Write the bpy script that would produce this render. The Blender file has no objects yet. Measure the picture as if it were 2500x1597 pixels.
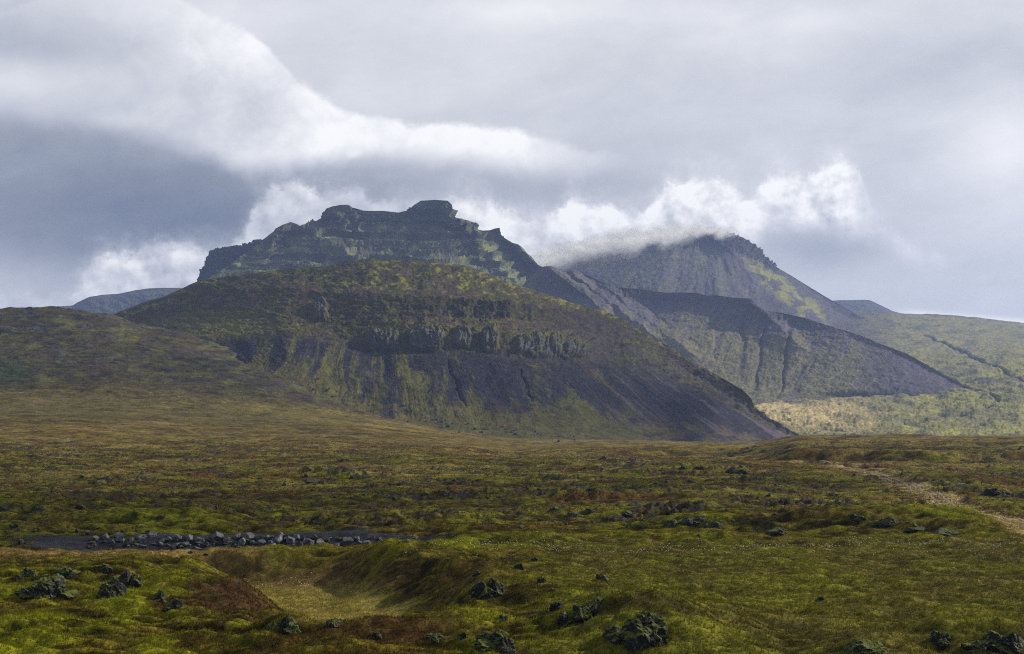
import bpy, math, random
import numpy as np

random.seed(7)
F = 3472.0          # focal length in photo pixels (50 mm on a 36 mm sensor, 2500 px wide)
CX, HY = 1250.0, 1022.0   # principal column and horizon row
CZ = 40.0           # height of the camera above the datum
scene = bpy.context.scene
COL = scene.collection

# ------------------------------------------------------------------ noise
_rs = np.random.RandomState(11)
_ang = _rs.rand(4096) * 2 * np.pi
_gx, _gy = np.cos(_ang).astype(np.float32), np.sin(_ang).astype(np.float32)
_g3 = _rs.normal(size=(4096, 3)); _g3 /= np.linalg.norm(_g3, axis=1)[:, None]
_g3 = _g3.astype(np.float32)

def _h(ix, iy, iz, seed):
    h = (ix.astype(np.int64) * 374761393 + iy.astype(np.int64) * 668265263 + iz * 2147483647 + seed * 974634777) & 0xffffffff
    h = ((h ^ (h >> 13)) * 1274126177) & 0xffffffff
    return ((h ^ (h >> 16)) & 4095).astype(np.int32)

def pn(x, y, seed=0):
    x = np.asarray(x, dtype=np.float64); y = np.asarray(y, dtype=np.float64)
    ix, iy = np.floor(x), np.floor(y)
    fx, fy = (x - ix).astype(np.float32), (y - iy).astype(np.float32)
    ix = ix.astype(np.int64); iy = iy.astype(np.int64)
    u = fx * fx * fx * (fx * (fx * 6 - 15) + 10); v = fy * fy * fy * (fy * (fy * 6 - 15) + 10)
    def g(dx, dy):
        k = _h(ix + dx, iy + dy, 0, seed)
        return _gx[k] * (fx - dx) + _gy[k] * (fy - dy)
    a = g(0, 0); b = g(1, 0); c = g(0, 1); d = g(1, 1)
    return ((a + (b - a) * u) * (1 - v) + (c + (d - c) * u) * v) * 1.5

def pn3(p, seed=0):
    i = np.floor(p); f = (p - i).astype(np.float32); i = i.astype(np.int64)
    w = f * f * f * (f * (f * 6 - 15) + 10)
    out = 0
    for dx in (0, 1):
        for dy in (0, 1):
            for dz in (0, 1):
                k = _h(i[:, 0] + dx, i[:, 1] + dy, i[:, 2] + dz, seed)
                g = _g3[k]
                dot = g[:, 0] * (f[:, 0] - dx) + g[:, 1] * (f[:, 1] - dy) + g[:, 2] * (f[:, 2] - dz)
                ww = (w[:, 0] if dx else 1 - w[:, 0]) * (w[:, 1] if dy else 1 - w[:, 1]) * (w[:, 2] if dz else 1 - w[:, 2])
                out = out + ww * dot
    return out * 1.5

def fbm(x, y, o=4, seed=0, gain=.5):
    s = 0; a = 1.; t = 0
    for i in range(o):
        s = s + a * pn(x * 2 ** i + 17.3 * i, y * 2 ** i - 9.1 * i, seed + i); t += a; a *= gain
    return s / t * 1.3

def ridged(x, y, o=4, seed=0, gain=.55):
    s = 0; a = 1.; t = 0
    for i in range(o):
        s = s + a * (1 - np.abs(pn(x * 2 ** i + 5.3 * i, y * 2 ** i + 3.7 * i, seed + i)) * 1.6); t += a; a *= gain
    return s / t

def sst(a, b, x):
    t = np.clip((x - a) / (b - a), 0, 1)
    return t * t * (3 - 2 * t)

def mixc(c, new, m):
    return c * (1 - m[..., None]) + np.asarray(new, dtype=np.float32) * m[..., None]

def gsm(a, s, axis):
    if s <= 0: return a
    r = int(3 * s) + 1
    k = np.exp(-.5 * (np.arange(-r, r + 1) / s) ** 2); k /= k.sum()
    pad = [(0, 0)] * a.ndim; pad[axis] = (r, r)
    b = np.pad(a, pad, mode='edge')
    out = 0
    for i, kk in enumerate(k):
        sl = [slice(None)] * a.ndim; sl[axis] = slice(i, i + a.shape[axis])
        out = out + kk * b[tuple(sl)]
    return out

# ------------------------------------------------------------------ materials
def new_mat(name):
    m = bpy.data.materials.new(name); m.use_nodes = True
    nt = m.node_tree; nt.nodes.clear()
    return m, nt

def N(nt, t, **kw):
    n = nt.nodes.new(t)
    for k, v in kw.items():
        if k in n.inputs.keys() if isinstance(k, str) else False:
            n.inputs[k].default_value = v
        else:
            setattr(n, k, v)
    return n

def terrain_mat(name, s1, s2, bump1, bump2, vary=.35, rough=.9, spec=.15):
    """colour zones come from the sheet's own attribute; two noises break them up, a bump roughens them"""
    m, nt = new_mat(name)
    L = nt.links.new
    out = N(nt, 'ShaderNodeOutputMaterial'); b = N(nt, 'ShaderNodeBsdfPrincipled')
    b.inputs['Roughness'].default_value = rough; b.inputs['Specular IOR Level'].default_value = spec
    at = N(nt, 'ShaderNodeAttribute', attribute_name='zone')
    geo = N(nt, 'ShaderNodeNewGeometry')
    n1 = N(nt, 'ShaderNodeTexNoise'); n1.inputs['Scale'].default_value = s1; n1.inputs['Detail'].default_value = 6; n1.inputs['Roughness'].default_value = .65
    n2 = N(nt, 'ShaderNodeTexNoise'); n2.inputs['Scale'].default_value = s2; n2.inputs['Detail'].default_value = 5; n2.inputs['Roughness'].default_value = .7
    L(geo.outputs['Position'], n1.inputs['Vector']); L(geo.outputs['Position'], n2.inputs['Vector'])
    ml = N(nt, 'ShaderNodeMath', operation='MULTIPLY'); L(n1.outputs['Fac'], ml.inputs[0]); L(n2.outputs['Fac'], ml.inputs[1])
    mr = N(nt, 'ShaderNodeMapRange'); L(ml.outputs[0], mr.inputs['Value'])
    mr.inputs['From Min'].default_value = .12; mr.inputs['From Max'].default_value = .40
    mr.inputs['To Min'].default_value = 1 - vary; mr.inputs['To Max'].default_value = 1 + vary
    vm = N(nt, 'ShaderNodeVectorMath', operation='SCALE'); L(at.outputs['Color'], vm.inputs[0]); L(mr.outputs[0], vm.inputs['Scale'])
    L(vm.outputs[0], b.inputs['Base Color'])
    bp1 = N(nt, 'ShaderNodeBump'); bp1.inputs['Strength'].default_value = .8; bp1.inputs['Distance'].default_value = bump1
    bp2 = N(nt, 'ShaderNodeBump'); bp2.inputs['Strength'].default_value = .8; bp2.inputs['Distance'].default_value = bump2
    L(n1.outputs['Fac'], bp1.inputs['Height']); L(n2.outputs['Fac'], bp2.inputs['Height']); L(bp1.outputs[0], bp2.inputs['Normal'])
    L(bp2.outputs[0], b.inputs['Normal']); L(b.outputs[0], out.inputs['Surface'])
    return m

# ------------------------------------------------------------------ mesh helpers
def grid_mesh(name, P, col, mat, kind='structure', keep=None):
    nr, nc = P.shape[:2]
    me = bpy.data.meshes.new(name)
    idx = np.arange(nr * nc).reshape(nr, nc)
    q = np.stack([idx[:-1, :-1], idx[:-1, 1:], idx[1:, 1:], idx[1:, :-1]], -1)
    q = q[keep] if keep is not None else q.reshape(-1, 4)
    q = q.reshape(-1, 4)
    used = np.zeros(nr * nc, bool); used[q.ravel()] = True
    remap = np.cumsum(used) - 1
    q = remap[q]
    V = P.reshape(-1, 3)[used].copy(); V[:, 2] += CZ
    n = len(V)
    me.vertices.add(n); me.vertices.foreach_set('co', V.astype(np.float32).ravel())
    me.loops.add(q.size); me.loops.foreach_set('vertex_index', q.ravel().astype(np.int32))
    me.polygons.add(len(q)); me.polygons.foreach_set('loop_start', np.arange(0, q.size, 4, dtype=np.int32))
    me.polygons.foreach_set('loop_total', np.full(len(q), 4, np.int32))
    me.polygons.foreach_set('use_smooth', np.ones(len(q), bool))
    me.update(calc_edges=True)
    c = np.ones((n, 4), np.float32); c[:, :3] = np.clip(col.reshape(-1, 3)[used], .004, .8)
    a = me.attributes.new('zone', 'FLOAT_COLOR', 'POINT'); a.data.foreach_set('color', c.ravel())
    me.materials.append(mat)
    o = bpy.data.objects.new(name, me); COL.objects.link(o)
    if kind: o['kind'] = kind
    return o

def raw_mesh(name, V, faces, mat, smooth=False):
    me = bpy.data.meshes.new(name)
    V = np.asarray(V, np.float32); faces = np.asarray(faces, np.int32)
    k = faces.shape[1]
    me.vertices.add(len(V)); me.vertices.foreach_set('co', V.ravel())
    me.loops.add(faces.size); me.loops.foreach_set('vertex_index', faces.ravel())
    me.polygons.add(len(faces)); me.polygons.foreach_set('loop_start', np.arange(0, faces.size, k, dtype=np.int32))
    me.polygons.foreach_set('loop_total', np.full(len(faces), k, np.int32))
    me.polygons.foreach_set('use_smooth', np.full(len(faces), smooth, bool))
    me.update(calc_edges=True)
    if mat: me.materials.append(mat)
    return me

def normals(P):
    du = np.gradient(P, axis=1); dv = np.gradient(P, axis=0)
    n = np.cross(du, dv); n /= (np.linalg.norm(n, axis=-1, keepdims=True) + 1e-9)
    s = np.sign(n[..., 2:3]); s[s == 0] = 1
    return n * s

def unproj(x, y, d):
    return np.stack([d * (x - CX) / F, d * np.ones_like(x), d * (HY - y) / F], -1)

def sheet(xs, lines, counts, smy=0, smx=0, crest_row=1):
    """rows run from behind the crest down to the foot; each line is (xtab, ytab, dtab)"""
    ys, ds = [], []
    for (xt, yt, dt) in lines:
        ys.append(np.interp(xs, xt, yt)); ds.append(np.interp(xs, xt, dt))
    ys = np.array(ys); ds = np.array(ds)
    ds = gsm(ds, 12, 1)
    for k in range(len(ys)):
        if k != crest_row: ys[k] = gsm(ys[k], 10, 0)
    Y, D, T = [], [], []
    for k, n in enumerate(counts):
        t = (np.arange(n) / n)[:, None]
        Y.append(ys[k] * (1 - t) + ys[k + 1] * t); D.append(ds[k] * (1 - t) + ds[k + 1] * t); T.append(k + t * np.ones_like(xs))
    Y.append(ys[-1:]); D.append(ds[-1:]); T.append(np.full((1, len(xs)), len(counts), float))
    Y = np.concatenate(Y); D = np.concatenate(D); T = np.concatenate(T)
    if smy:
        r0 = counts[0]
        Y2 = gsm(Y, smy, 0); D2 = gsm(D, smy, 0)
        w = sst(0, smy * 2.5, np.abs(np.arange(len(Y)) - r0))[:, None]
        Y = Y * (1 - w) + Y2 * w; D = D * (1 - w) + D2 * w
    X = np.broadcast_to(xs, Y.shape).copy()
    return X, Y, D, T

# ================================================================== GROUND
xa = np.arange(-160, 2661, 2.1)
xl = CX + F * -np.geomspace(6.0, (CX + 160) / F * 1.01, 60)
xr = CX + F * np.geomspace((2660 - CX) / F * 1.01, 6.0, 60)
gx = np.concatenate([xl, xa, xr])
gd = [-300, -120, -50, -20, 0, 15, 28, 38, 46]
d = 50.
while d < 165: gd.append(d); d *= 1.0024
while d < 300: gd.append(d); d *= 1.0030
while d < 1080: gd.append(d); d *= 1.0022
while d < 1880: gd.append(d); d *= 1.0015
while d < 2300: gd.append(d); d *= 1.006
while d < 9000: gd.append(d); d *= 1.10
gd = np.array(gd)
GX, GD = np.meshgrid(gx, gd)

def plane(d): return -10 - .01 * d
tx = np.array([-3000, -200, 0, 130, 208, 276, 312, 390, 447, 484, 546, 603, 655, 800, 1000, 1250, 1700, 5000.])
def row(d, ytab, xt):      # (x -> z) at distance d, from photo rows
    return np.interp(tx, xt, (HY - np.array(ytab)) * d / F)
rowsz = {
    0: plane(0) + 0 * tx, 300: plane(300) + 0 * tx,
    600: row(600, [1090, 1086, 1098, 1115, 1115], [-3000, 0, 800, 1250, 5000]),
    1000: row(1000, [1015, 1018, 1035, 1083, 1091, 1091], [-3000, 0, 800, 1250, 1700, 5000]),
    1200: row(1200, [975, 978, 982, 1008, 1078, 1088, 1088], [-3000, 0, 400, 800, 1250, 1700, 5000]),
    1500: row(1500, [880, 872, 876, 905, 940, 990, 1045, 1076, 1084, 1084], [-3000, 0, 300, 550, 680, 820, 1000, 1250, 1700, 5000]),
    1800: row(1800, [765, 760, 751, 748, 756, 767, 785, 798, 806, 826, 847, 873, 891, 955, 1030, 1072, 1082, 1082],
              [-3000, -200, 0, 130, 208, 276, 312, 390, 447, 484, 546, 603, 655, 800, 1000, 1250, 1700, 5000]),
    2150: row(2150, [860, 860, 850, 880, 950, 1010, 1045, 1070, 1072, 1072], [-3000, 0, 276, 450, 655, 800, 1000, 1250, 1700, 5000]),
    3000: row(3000, [1030, 1060, 1062], [-3000, 1250, 5000]),
    16000: row(16000, [1031, 1031], [-3000, 5000]),
}
kd = np.array(sorted(rowsz)); kz = np.array([rowsz[k] for k in kd])
dd = np.clip(gd, 0, 16000)
ki = np.clip(np.searchsorted(kd, dd, side='right') - 1, 0, len(kd) - 2)
kt = ((dd - kd[ki]) / (kd[ki + 1] - kd[ki]))[:, None]
Zc = kz[ki] * (1 - kt) + kz[ki + 1] * kt
txi = np.array([np.interp(gx, tx, r) for r in Zc])
crestrow = int(np.argmin(np.abs(gd - 1800)))
Z0 = gsm(txi, 8, 1)
Zs = gsm(Z0, 14, 0)
wv = sst(0, 30, np.abs(np.arange(len(gd)) - crestrow))[:, None]
base = np.where((gd > 250)[:, None], Z0 * (1 - wv) + Zs * wv, Z0)
GY = GD.copy()
WX = np.where(GD < 60, 60, GD) * (GX - CX) / F
WX = np.where(np.abs(WX) > 7000, np.sign(WX) * (7000 + (np.abs(WX) - 7000) * .02), WX)
WY = GD
Zg = base.copy()
fr = (GX > -400) & (GX < 2900)      # where fine relief is worth having

def cap(pts, X=WX, Y=WY):
    """distance to a polyline of (x, y, r): returns dist/r minimum"""
    best = np.full(X.shape, 99.)
    for (x0, y0, r0), (x1, y1, r1) in zip(pts[:-1], pts[1:]):
        vx, vy = x1 - x0, y1 - y0; l2 = vx * vx + vy * vy
        t = np.clip(((X - x0) * vx + (Y - y0) * vy) / l2, 0, 1)
        q = np.hypot(X - x0 - t * vx, Y - y0 - t * vy) / (r0 + t * (r1 - r0))
        best = np.minimum(best, q)
    return best

def gp(x, y, dz=0.):
    """photo pixel -> point on the plain (lifted dz)"""
    th = (y - HY) / F
    Y = (10 - dz) / (th - .01)
    return Y * (x - CX) / F, Y

def gb(cx, cy, rx, ry, rot=0):
    c, s = math.cos(rot), math.sin(rot)
    u = ((WX - cx) * c + (WY - cy) * s) / rx; v = (-(WX - cx) * s + (WY - cy) * c) / ry
    return np.exp(-(u * u + v * v))

wob = fbm(WX / 9, WY / 9, 3, 5) * 1.6
near = sst(200, 120, WY)
hol = cap([(-8.0, 77, 5.6), (-8.6, 88, 8.6), (-12, 102, 8.6), (-18, 115, 7), (-26, 120, 4)], WX + wob, WY + wob * .7)
hollow = 1 - sst(.30, 1.20, hol)
Zg -= 3.0 * hollow * (WY > 60)
def mound(px, py, rx, ry, h, rot=0, dz=0):
    X, Y = gp(px, py, dz)
    return h * gb(X, Y, rx, ry, rot)
Zg += mound(1430, 1470, 8, 11, 1.5, .3, 1) + mound(1180, 1430, 4, 9, .9, 0, .5)
Zg += mound(830, 1352, 9, 3.2, 1.0) + mound(1000, 1375, 5, 4, .7)
Zg += mound(600, 1440, 3.8, 4.5, 1.1) + mound(100, 1430, 7, 4, 1.0) + mound(300, 1420, 3.0, 4, 1.0) + mound(420, 1440, 2.5, 3.5, .6)
Zg += mound(740, 1530, 2.6, 2.2, 1.1) + mound(1590, 1540, 3.8, 3.8, 1.2, 0, .6) + mound(2100, 1597, 3, 3, .6) + mound(2440, 1580, 3, 3, .8) + mound(150, 1560, 5, 4, .4)
for (px_, pb_, w_, h_) in [(104, 1456, 124, 50), (161, 1410, 72, 26), (253, 1397, 34, 18), (306, 1432, 72, 50), (265, 1462, 94, 40), (386, 1464, 47, 34), (427, 1490, 50, 36), (692, 1547, 74, 40), (816, 1531, 37, 24), (1205, 1460, 85, 44), (1320, 1426, 33, 20),
                       (1357, 1494, 39, 26), (1453, 1504, 87, 32), (1230, 1520, 29, 24), (1379, 1531, 58, 30), (1570, 1590, 160, 80), (1203, 1585, 110, 36), (1068, 1568, 67, 16), (1127, 1565, 46, 16), (2294, 1581, 65, 36), (2447, 1600, 146, 46), (2117, 1602, 118, 28)]:
    X_, Y_ = gp(px_, pb_); s_ = Y_ / F
    Zg += .38 * h_ * s_ * gb(X_, Y_ + .5 * w_ * s_, w_ * s_ * .85, w_ * s_ * 1.1)
# stream cut and gravel bank behind the near meadow (left half)
edge_px = sst(1130, 1000, GX) * sst(-60, 60, GX + 400)
bk = fbm(WX / 5, WY / 5, 3, 21) * .5
shift = (GX - 500) * -.0035
Yb = WY + bk * .4 + shift
gravel = edge_px * sst(131.5, 134.5, Yb) * sst(146.3, 145, Yb + sst(800, 1050, GX) * 3)
gravel_w = gravel * sst(-20, 120, GX) * (1 - .35 * sst(.1, .5, fbm(WX / 1.5, WY / 1.5, 3, 22)))
trench = sst(128.5, 132.0, Yb) * sst(143.5, 139.0, Yb) * edge_px * sst(60, 300, GX)
Zg -= 1.35 * trench
Zg -= .45 * edge_px * sst(112, 127, Yb) * sst(175, 150, Yb)
# terraces on the right, far side of the plain
ter = sst(1830, 1960, GX + fbm(WX / 40, WY / 40, 3, 8) * 60) * sst(425, 452, WY + fbm(WX / 30, WY / 30, 4, 9) * 30)
Zg += 4.0 * ter * sst(2300, 1100, WY)
Zg += 3.0 * sst(560, 640, WY + fbm(WX / 45, WY / 45, 4, 10) * 70) * sst(1250, 1500, GX) * sst(1500, 900, WY) * .8
for (px, py, rx, ry, h) in [(1700, 1262, 9, 6, 1.5), (1790, 1285, 10, 5, 1.2), (2180, 1285, 16, 5, 1.9), (2330, 1300, 8, 5, 1.3), (1560, 1140, 26, 16, 2.2), (1760, 1148, 24, 14, 2.4),
                            (760, 1165, 16, 12, 1.6), (1080, 1140, 40, 16, 2.0), (1650, 1190, 24, 8, 1.1), (420, 1272, 12, 6, 1.3), (620, 1262, 14, 5, .9), (1130, 1270, 10, 6, .8),
                            (2250, 1220, 12, 12, 1.1), (2380, 1195, 14, 12, 1.8), (900, 1290, 10, 5, .5), (120, 1250, 14, 8, .9), (300, 1170, 30, 14, 1.6), (1300, 1215, 22, 8, .9)]:
    Zg += mound(px, py, rx, ry, h)
# track
TRK = [gp(*p) for p in [(1975, 1139.5), (2080, 1146), (2140, 1160), (2190, 1178), (2250, 1208), (2330, 1245), (2400, 1270), (2480, 1292), (2600, 1322)]]
trk = cap([(x, y, 1.) for x, y in TRK])
trk_w = sst(4, 2.2, trk + fbm(WX / 6, WY / 6, 3, 31) * 1.2)
verge = np.maximum(trk_w, sst(5, 2, cap([(x - 1.5, y - 1, 1.) for x, y in TRK]) / (.6 + 1.6 * sst(230, 400, WY)) + fbm(WX / 9, WY / 9, 3, 32) * 2) * .8)
# relief by octaves, faded where the sheet cannot carry it
dr = np.gradient(gd)[:, None] * np.ones_like(GX)
flat = sst(1330, 1355, HY + 11.3 / np.maximum(WY, 1) * F) * sst(1150, 1500, GX) * (WY < 140)     # the near meadow on the right is even
calm = (1 - .75 * hollow) * (1 - .8 * trk_w) * (1 - .7 * gravel)
rel = 0
hum = 0
for wl, amp, sd in [(140, 1.6, 40), (62, 1.0, 41), (27, .70, 42), (12, .60, 43), (5.5, .48, 44), (2.6, .44, 45), (1.25, .24, 46), (.55, .10, 47)]:
    far = sst(wl * .9, wl * 4.5, WY) if wl > 20 else sst(20, 45, WY)
    fit = sst(1.2, 2.6, wl / dr)
    k = pn(WX / wl, WY / wl * .85, sd)
    if wl < 30: k = k * .45 + (np.minimum(np.abs(pn(WX / wl * .40 + 31, WY / wl * .95, sd + 20)) * 2.6, 1.) - .55) * .75   # pillows of moss with sharp creases
    a = amp * far * fit
    if wl > 8: a = a * (1 - .70 * flat)
    elif wl > 2: a = a * (1 - .35 * flat)
    if wl > 20: a = a * (1 - .5 * sst(1000, 700, WY) * 0)
    c_ = k * a * calm * (1 + .7 * sst(250, 800, WY) * (wl > 8))
    rel = rel + c_
    if wl < 30: hum = hum + k * fit
Zg += rel * (1 + .3 * sst(500, 1400, WY) * sst(1100, 700, GX)) * np.where(fr, 1, .6)
lhz = sst(1080, 1250, WY) * sst(2100, 1800, WY) * sst(1150, 850, GX)
Zg += lhz * (fbm(WX / 60, WY / 22, 5, 48, .66) * 2.0 + (ridged(WX / 120, WY / 26, 4, 49) - .5) * 2.5)
lava = sst(.05, .5, fbm(WX / 22, WY / 13, 4, 60)) * sst(148, 165, WY) * sst(900, 500, WY)
lav_r = ridged(WX / 3.2, WY / 3.2, 4, 66)
Zg += lava * (lav_r - .35) * 1.3 * calm * sst(.5, 1.5, 3.2 / dr)
rocky = sst(.1, .5, fbm(GX / 60, GD / 60, 4, 71)) * sst(1250, 1600, WY) * sst(900, 600, GX)
Zg += rocky * ridged(WX / 22, WY / 22, 4, 72) * 3.5 - rocky * 1.5

GP = np.stack([WX, WY, Zg], -1)
GPY = HY - Zg / np.maximum(WY, 1) * F       # image row of each point

# ---- ground colours (what grows or lies there, with hummock shade and lit crests painted in)
MOSS = (.165, .175, .008); MOSSD = (.034, .042, .004); GRASS = (.150, .118, .018); HEATH = (.070, .038, .012); STRAW = (.34, .225, .065)
ROCK = (.030, .030, .034); GREY = (.10, .10, .105); BROWN = (.105, .062, .018)
n1 = fbm(WX / 11, WY / 11, 5, 80); n2 = fbm(WX / 30, WY / 22, 5, 81); n3 = fbm(WX / 3.0, WY / 3.0, 4, 82); n4 = fbm(WX / 80, WY / 60, 4, 83); n5 = fbm(WX / 5, WY / 5, 4, 84)
gc = np.zeros(GX.shape + (3,), np.float32) + np.asarray(GRASS, np.float32)
gc = mixc(gc, MOSS, sst(-.15, .35, n1 + .5 * hum * .3) * sst(900, 250, WY))
gc = mixc(gc, MOSSD, sst(.05, .45, n5 + n2 * .5) * .75)
crease_shade = sst(.25, -.35, hum)
gc = mixc(gc, (.020, .015, .005), crease_shade * .85 * sst(900, 300, WY))  # creases painted near-black to deepen their shade
gc = mixc(gc, (.24, .23, .012), sst(.30, .75, hum) * sst(-.1, .3, n1) * .55 * sst(500, 200, WY))  # crests painted brighter, as if catching the sun
gc = mixc(gc, HEATH, sst(.08, .42, n2 + n3 * .35) * .85)
gc = mixc(gc, BROWN, sst(.0, .4, n4 + n1 * .4) * .65 * sst(120, 500, WY))
farp = sst(350, 900, WY)
gc = mixc(gc, (.190, .140, .040), farp * .45)
gc = mixc(gc, STRAW, sst(.30, .62, fbm(WX / 70, WY / 24, 4, 85)) * .6 * sst(200, 600, WY) * sst(1500, 1150, WY))
gc = mixc(gc, (.20, .17, .05), sst(900, 1100, WY) * sst(1400, 1150, WY) * sst(1150, 800, GX) * .6)
gc = mixc(gc, (.22, .19, .085), sst(700, 1150, WY) * sst(1250, 1500, GX) * (.6 + .5 * n1))
gc = mixc(gc, (.30, .225, .065), sst(.0, .4, fbm(WX / 60, WY / 34, 4, 88)) * sst(170, 330, WY) * .55)
gc = mixc(gc, (.30, .22, .09), sst(.05, .4, fbm(WX / 60, WY / 14, 5, 93)) * sst(500, 800, WY) * sst(1450, 1150, WY) * .6)
gc = mixc(gc, (.055, .040, .020), sst(.08, .4, fbm(WX / 45, WY / 12, 5, 94)) * sst(350, 600, WY) * sst(1300, 1100, WY) * .6)
gc = mixc(gc, (.47, .35, .15), np.clip(verge * (.85 + .3 * n3), 0, 1))
rut = np.minimum(np.abs(cap([(x - .95, y - .3, 1.) for x, y in TRK])), np.abs(cap([(x + .95, y + .3, 1.) for x, y in TRK])))
gc = mixc(gc, (.09, .085, .085), sst(.9, .4, rut) * .0)
gc = mixc(gc, ROCK, lava * sst(.50, .74, lav_r + n3 * .2) * .95)
gc = mixc(gc, GREY, lava * sst(.62, .80, lav_r + n5 * .15) * .35)
hum_shade = sst(.10, .40, fbm(WX / 2.6, WY / 1.5, 5, 96, .6)) * sst(420, 200, WY) * (1 - .8 * hollow)
gc = mixc(gc, (.018, .015, .005), hum_shade * .80)  # dark strokes paint in the shadows of the hummocks
gc = mixc(gc, (.24, .20, .018), sst(.12, .42, fbm(WX / 3.4, WY / 1.6, 5, 97, .6)) * sst(420, 200, WY) * .6)
gc = mixc(gc, (.030, .026, .012), sst(.08, .36, fbm(WX / 13, WY / 6, 5, 98, .6)) * sst(130, 220, WY) * sst(1000, 600, WY) * .75)  # the same hummock shadows painted broader on the middle moor
gc = mixc(gc, (.30, .235, .055), sst(.08, .36, fbm(WX / 16, WY / 6, 5, 99, .6)) * sst(150, 260, WY) * sst(1400, 800, WY) * .55)
gc = mixc(gc, (.13, .058, .020), sst(.10, .38, fbm(WX / 26, WY / 10, 5, 89, .6)) * sst(140, 230, WY) * sst(1100, 700, WY) * .7)
# near meadow: even yellow green, with straw edge on the left
nm = near * (1 - sst(126, 134, WY))
gc = mixc(gc, (.150, .135, .030), nm * sst(1100, 1500, GX) * .45)
edge = sst(112, 121, WY + n5 * 3) * sst(131, 128, WY) * sst(760, 560, GX + n1 * 80)
gc = mixc(gc, (.29, .20, .062), edge * .85)
fl = 1 - sst(.38, .72, hol + n5 * .10)
gc = mixc(gc, (.33, .27, .065), fl * sst(1350, 1450, GPY) * .95)
gc = mixc(gc, (.13, .072, .032), hollow * sst(1460, 1400, GPY + n1 * 30) * .7)
Xr, Yr = gp(600, 1440, .6)
gc = mixc(gc, (.070, .036, .018), np.clip(gb(Xr, Yr, 4.2, 5.5) * 1.6 + n3 * .4 - .2, 0, 1) * .85)
Xr, Yr = gp(900, 1570)
gc = mixc(gc, (.085, .040, .016), np.clip(gb(Xr, Yr, 4, 3) * 1.6 + n3 * .5 - .3, 0, 1) * .7)
bright = sst(.05, .4, n5 + hum * .25) * sst(108, 80, WY) * (1 - hollow)
gc = mixc(gc, (.26, .27, .014), bright * sst(700, 450, GX + n1 * 200) * .7 + bright * sst(1000, 1200, GX) * sst(1700, 1450, GX) * .5)
gc = mixc(gc, (.040, .042, .052), np.clip(gravel_w * 1.2, 0, 1))
# rising ground to the left and the low hill
lh = sst(1150, 1400, WY) * sst(1050, 750, GX)
hz = sst(-.1, .35, fbm(GX / 90, GPY / 30, 5, 90))
gc = mixc(gc, (.066, .066, .040), lh * .8)
gc = mixc(gc, (.085, .058, .052), lh * hz * .7)
gc = mixc(gc, (.16, .165, .040), lh * sst(.05, .4, fbm(GX / 70, GPY / 22, 5, 92)) * .65)
gc = mixc(gc, (.030, .030, .030), lh * sst(.10, .38, fbm(GX / 55, GPY / 9, 5, 95, .62)) * .75)
gc = mixc(gc, (.075, .080, .090), lh * rocky * sst(.3, .7, ridged(WX / 22, WY / 22, 4, 72)) * .8)
gc = mixc(gc, (.05, .08, .035), lh * sst(120, 20, GX) * sst(40, 10, np.abs(GPY - 910)) * .8)
gc *= ((.78 + .14 * sst(160, 320, WY)) * (1 + .40 * np.clip(n3, -1, 1)))[..., None]
M_ground = terrain_mat('moor_ground', 1.3, 7.0, .12, .04, .85, spec=.05)
M_far = terrain_mat('hill_ground', .09, .45, 1.6, .6, .55, spec=.05)
fd = (gd[:-1] + gd[1:]) / 2
split = np.zeros((len(gd) - 1, len(gx) - 1), bool)
cxm = (gx[:-1] + gx[1:]) / 2
split |= (fd[:, None] > 1200) & (fd[:, None] < 3200) & (cxm[None, :] < 1000)
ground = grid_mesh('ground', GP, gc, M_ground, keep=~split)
lowhill = grid_mesh('hill', GP, gc, M_far, keep=split)
ground['label'] = 'mossy lava moor with brown and green grass reaching to the foot of the mountains'
lowhill['label'] = 'low brown green hill rising at the left behind the moor'

# fast lookup on the ground sheet
def gz(X, Y):
    X = np.atleast_1d(X).astype(float); Y = np.atleast_1d(Y).astype(float)
    px = CX + F * X / np.maximum(Y, 60)
    j = np.clip(np.searchsorted(gx, px) - 1, 0, len(gx) - 2); i = np.clip(np.searchsorted(gd, Y) - 1, 0, len(gd) - 2)
    a = (px - gx[j]) / (gx[j + 1] - gx[j]); b = (Y - gd[i]) / (gd[i + 1] - gd[i])
    return (Zg[i, j] * (1 - a) + Zg[i, j + 1] * a) * (1 - b) + (Zg[i + 1, j] * (1 - a) + Zg[i + 1, j + 1] * a) * b
def gcol(X, Y):
    px = CX + F * X / np.maximum(Y, 60)
    j = np.clip(np.searchsorted(gx, px), 0, len(gx) - 1); i = np.clip(np.searchsorted(gd, Y), 0, len(gd) - 1)
    return gc[i, j]
i0 = int(np.argmin(np.abs(gd - 50)))
def hit(px, py, dmin=50):
    """first visible ground point under a photo pixel"""
    j = int(np.argmin(np.abs(gx - px)))
    colz = HY - Zg[:, j] / np.maximum(gd, 1) * F
    for i in range(i0, len(gd)):
        if gd[i] >= dmin and colz[i] <= py:
            break
    Y = gd[i]
    return Y * (px - CX) / F, Y, Zg[i, j]

# ================================================================== MOUNTAINS
def strata(e, per, sharp=.35):
    f = (e / per) % 1.0
    return np.where(f < sharp, f / sharp, 1 - (f - sharp) / (1 - sharp))

def ridge_fn(X, Y, x0, y0, x1, y1, w):
    """signed profile across a line in the sheet's own coordinates: 1 on the line, 0 away"""
    vx, vy = x1 - x0, y1 - y0; l = math.hypot(vx, vy)
    t = ((X - x0) * vx + (Y - y0) * vy) / l / l
    q = ((X - x0) * vy - (Y - y0) * vx) / l
    return np.exp(-(q / w) ** 2) * sst(-.15, .05, t) * sst(1.15, .9, t)

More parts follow.
